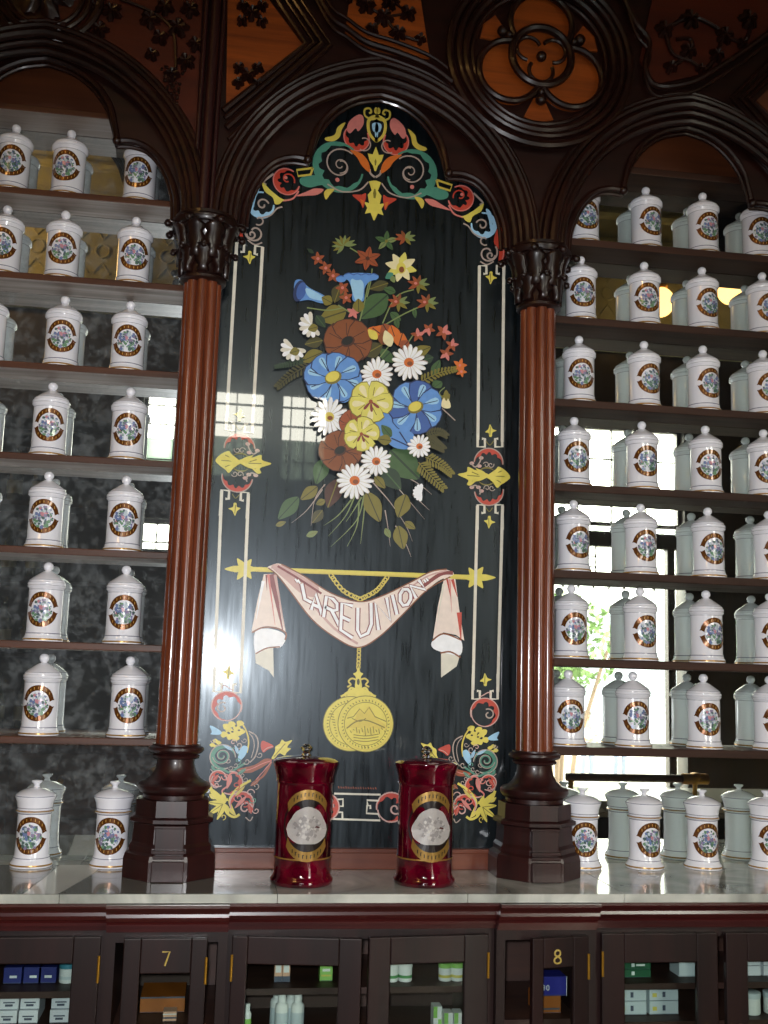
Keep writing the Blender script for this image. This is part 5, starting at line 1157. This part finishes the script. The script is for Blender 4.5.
bm = B(); lathe(bm, [(.03, 0), (.03, .006), (.012, .012), (.010, .06), (.016, .07), (.026, .085), (.03, .10), (.02, .115), (0, .12)], (1.82, -2.05, -.53), 16); sweep(bm, [(1.76, -2.05, -.44), (1.88, -2.05, -.44)], .024, 12); lathe(bm, [(.012, 0), (.012, .09)], (1.24, -2.05, -.53), 12); obj('bracket', bm, 'brass', rl, smooth=True)
# lamps under the frieze; the left two are unseen, added to light it
for i, (x, z, nm) in enumerate(((2.73, 2.73, 'nearer to the column'), (3.28, 2.87, 'farther from the column'), (-2.45, 3.05, 'first'), (-3.1, 3.05, 'second'))):
    t = thing('pendant_lamp', 'warm glowing globe lamp reflected high in the clear mirror, %s' % nm if x > 0 else 'added unseen globe lamp lighting the frieze above the bottle cabinet, %s from the window' % nm, 'lamp', (x, YW+(.5 if x > 0 else .8), z), 'globe lamps'); yl = YW+(.5 if x > 0 else .8)
    bm = B(); ball(bm, (x, yl, z), .10 if x > 0 else .15, 20, s=(1, 1, 1.1)); obj('globe', bm, 'globe' if x > 0 else 'fill_globe', t, smooth=True)
    bm = B(); lathe(bm, [(0, .0), (.05, .0), (.055, .02), (.02, .05), (.006, .06), (.006, ZCe-z-.18), (0, ZCe-z-.18)], (x, yl, z+(.10 if x > 0 else .155)), 14); obj('stem', bm, 'brass', t, smooth=True)
# outside: street, tree, two passers-by
bm = B(); box(bm, -40, 60, -60, YW-.18, -2.72, -2.6); structure('street', bm, 'street')
tr = thing('street_tree', 'green leafy street tree seen through the shop door in the clear mirror', 'tree', (5.0, -14.0, -2.6))
bm = B()
for dx, dy in ((0, 0), (-.25, .1), (.2, -.1), (.4, .15), (-.1, -.2)): sweep(bm, [(5.0+dx*.2, -14+dy, -2.6), (5.0+dx*.6, -14+dy, -1.2), (5.0+dx*1.6, -14+dy*2, .2), (5.0+dx*2.6, -14+dy*2, 1.2)], .05, 8, taper=lambda t_: 1-.6*t_)
obj('trunk', bm, 'bark', tr, smooth=True)
bm = B(); rnd = random.Random(3)
for i in range(900):
    th, ph, q = rnd.random()*6.28, rnd.random()*3.14, rnd.random()**.4
    p = Vector((5.0+1.15*q*math.cos(th)*math.sin(ph), -14+1.0*q*math.sin(th)*math.sin(ph), .55+.8*q*math.cos(ph)))
    d1 = Vector((rnd.uniform(-1, 1), rnd.uniform(-1, 1), rnd.uniform(-1, 1))).normalized(); d2 = d1.orthogonal().normalized()
    bm.faces.new([bm.verts.new(v) for v in (p-d1*.09, p+d2*.04, p+d1*.09, p-d2*.04)])
obj('crown', bm, 'leafgreen', tr)
def person(label, x, y, z, shirt):
    t = thing('person', label, 'person', (x, y, z), 'passers-by outside')
    def skin(name, verts, edges, rad, mat, root=0):
        me = bpy.data.meshes.new(name); me.from_pydata([(x+a_, y+b_, z+c_) for a_, b_, c_ in verts], edges, [])
        for v in me.vertices: v.co -= Vector((x, y, z))
        o = bpy.data.objects.new(name, me); COL.objects.link(o); o.parent = t; me.materials.append(M[mat])
        o.modifiers.new('skin', 'SKIN'); sv = me.skin_vertices[0].data
        for i, r in enumerate(rad): sv[i].radius = (r, r) if not isinstance(r, tuple) else r; sv[i].use_root = (i == root)
        md = o.modifiers.new('sub', 'SUBSURF'); md.levels = md.render_levels = 1
        return o
    V = [(0, 0, .95), (0, .01, 1.2), (0, 0, 1.42), (0, 0, 1.52), (0, .02, 1.60), (0, .02, 1.70), (.19, 0, 1.40), (.24, .02, 1.14), (.22, .12, .92), (-.19, 0, 1.40), (-.24, .02, 1.14), (-.22, .10, .92), (.10, 0, .9), (.11, .03, .5), (.11, -.02, .08), (.11, .12, .03), (-.10, 0, .9), (-.11, .02, .5), (-.11, -.04, .08), (-.11, .10, .03)]
    E_ = [(0, 1), (1, 2), (2, 3), (3, 4), (4, 5), (2, 6), (6, 7), (7, 8), (2, 9), (9, 10), (10, 11), (0, 12), (12, 13), (13, 14), (14, 15), (0, 16), (16, 17), (17, 18), (18, 19)]
    n0 = len(V)
    R_ = [(.15, .11), (.15, .10), (.15, .10), .055, .085, .085, .06, .045, .035, .06, .045, .035, .09, .06, .04, .035, .09, .06, .04, .035]
    for hx, hy, hz, s in ((.22, .12, .92, 1), (-.22, .10, .92, -1)):
        w = 8 if s > 0 else 11
        for k in range(4):
            V += [(hx+(k-1.5)*.014, hy+.03, hz-.08), (hx+(k-1.5)*.015, hy+.045, hz-.14+.008*abs(k-1.4))]; R_ += [.011, .008]; E_ += [(w, len(V)-2), (len(V)-2, len(V)-1)]
        V += [(hx-s*.035, hy+.05, hz-.05), (hx-s*.04, hy+.07, hz-.09)]; R_ += [.011, .009]; E_ += [(w, len(V)-2), (len(V)-2, len(V)-1)]
    V += [(0, .10, 1.625)]; R_ += [.014]; E_ += [(4, len(V)-1)]
    skin('body', V, E_, R_, 'skin')
    o = skin('shirt', [V[0], V[1], V[2], V[6], V[7], V[9], V[10]], [(0, 1), (1, 2), (2, 3), (3, 4), (2, 5), (5, 6)], [(.17, .13), (.17, .12), (.165, .115), .075, .06, .075, .06], shirt)
    o = skin('trousers', [V[0], V[12], V[13], V[14], V[16], V[17], V[18]], [(0, 1), (1, 2), (2, 3), (0, 4), (4, 5), (5, 6)], [(.16, .12), .105, .078, .062, .105, .078, .062], 'trouser')
    bm = B(); ball(bm, (x, y-.005, z+1.685), .105, 14, s=(.95, 1.05, .95)); obj('hair', bm, 'hair', t, smooth=True)
    bm = B()
    for sg in (1, -1): ball(bm, (x+sg*.035, y+.098, z+1.655), .012, 6)
    box(bm, x-.03, x+.03, y+.098, y+.104, z+1.572, z+1.58); obj('face', bm, 'hair', t)
    return t
person('person in a pale blue shirt standing outside the shop door, clear mirror, left', 9.0, -24.0, -2.6, 'shirt')
person('person in a grey shirt standing outside the shop door beside the tree trunk', 10.1, -24.6, -2.6, 'trouser')

# ================================================================== LIGHT, CAMERA
w = bpy.data.worlds.new('World'); sc.world = w; w.use_nodes = True
bg = w.node_tree.nodes['Background']; bg.inputs[1].default_value = 1.0
nt = w.node_tree; tc = nt.nodes.new('ShaderNodeTexCoord'); sp = nt.nodes.new('ShaderNodeSeparateXYZ'); rp = nt.nodes.new('ShaderNodeValToRGB')
rp.color_ramp.elements[0].position = .06; rp.color_ramp.elements[0].color = (2.6, 2.7, 2.7, 1); rp.color_ramp.elements[1].position = .14; rp.color_ramp.elements[1].color = (20, 19.4, 16.5, 1)
nt.links.new(tc.outputs['Generated'], sp.inputs[0]); nt.links.new(sp.outputs['Z'], rp.inputs['Fac']); nt.links.new(rp.outputs['Color'], bg.inputs[0])
def lamp(name, typ, loc, energy, color=(1, 1, 1), **k):
    d = bpy.data.lights.new(name, typ); d.energy = energy; d.color = color
    for kk, v in k.items(): setattr(d, kk, v)
    o = bpy.data.objects.new(name, d); COL.objects.link(o); o.location = loc
    return o
fl = lamp('camera_flash', 'SPOT', (CAM.x-.03, CAM.y+.0, CAM.z+.035), 150, (.97, .98, 1.0), shadow_soft_size=.026, spot_size=math.radians(82), spot_blend=.8)
tgt = Vector((.0, 0, .02)); fl.rotation_euler = (tgt-fl.location).to_track_quat('-Z', 'Y').to_euler()
for h in HOLES:
    p = lamp('daylight_portal', 'AREA', ((h[0]+h[1])/2, YW-.16, (h[2]+h[3])/2), 1, shape='RECTANGLE', size=h[1]-h[0], size_y=h[3]-h[2]); p.data.cycles.is_portal = True
    p.rotation_euler = (PI/2, 0, 0)
cam = bpy.data.cameras.new('camera'); co = bpy.data.objects.new('camera', cam); COL.objects.link(co)
cam.sensor_fit = 'VERTICAL'; cam.sensor_height = 24.0; cam.lens = FPX*24.0/1024.0; cam.clip_start = .01; cam.clip_end = 500
mat = Matrix((RT, UP, -_f)).transposed().to_4x4(); mat.translation = CAM; co.matrix_world = mat
sc.camera = co
for o in list(sc.objects):
    if o.parent is None: o.location.z += 1.5
vs = sc.view_settings; vs.view_transform = 'Standard'; vs.look = 'None'; vs.gamma = 1; vs.use_curve_mapping = False; vs.exposure = 0.0
cy = sc.cycles; cy.max_bounces = 8; cy.glossy_bounces = 5; cy.transmission_bounces = 5; cy.transparent_max_bounces = 8; cy.diffuse_bounces = 3; cy.sample_clamp_indirect = 4.0
cy.use_denoising = True
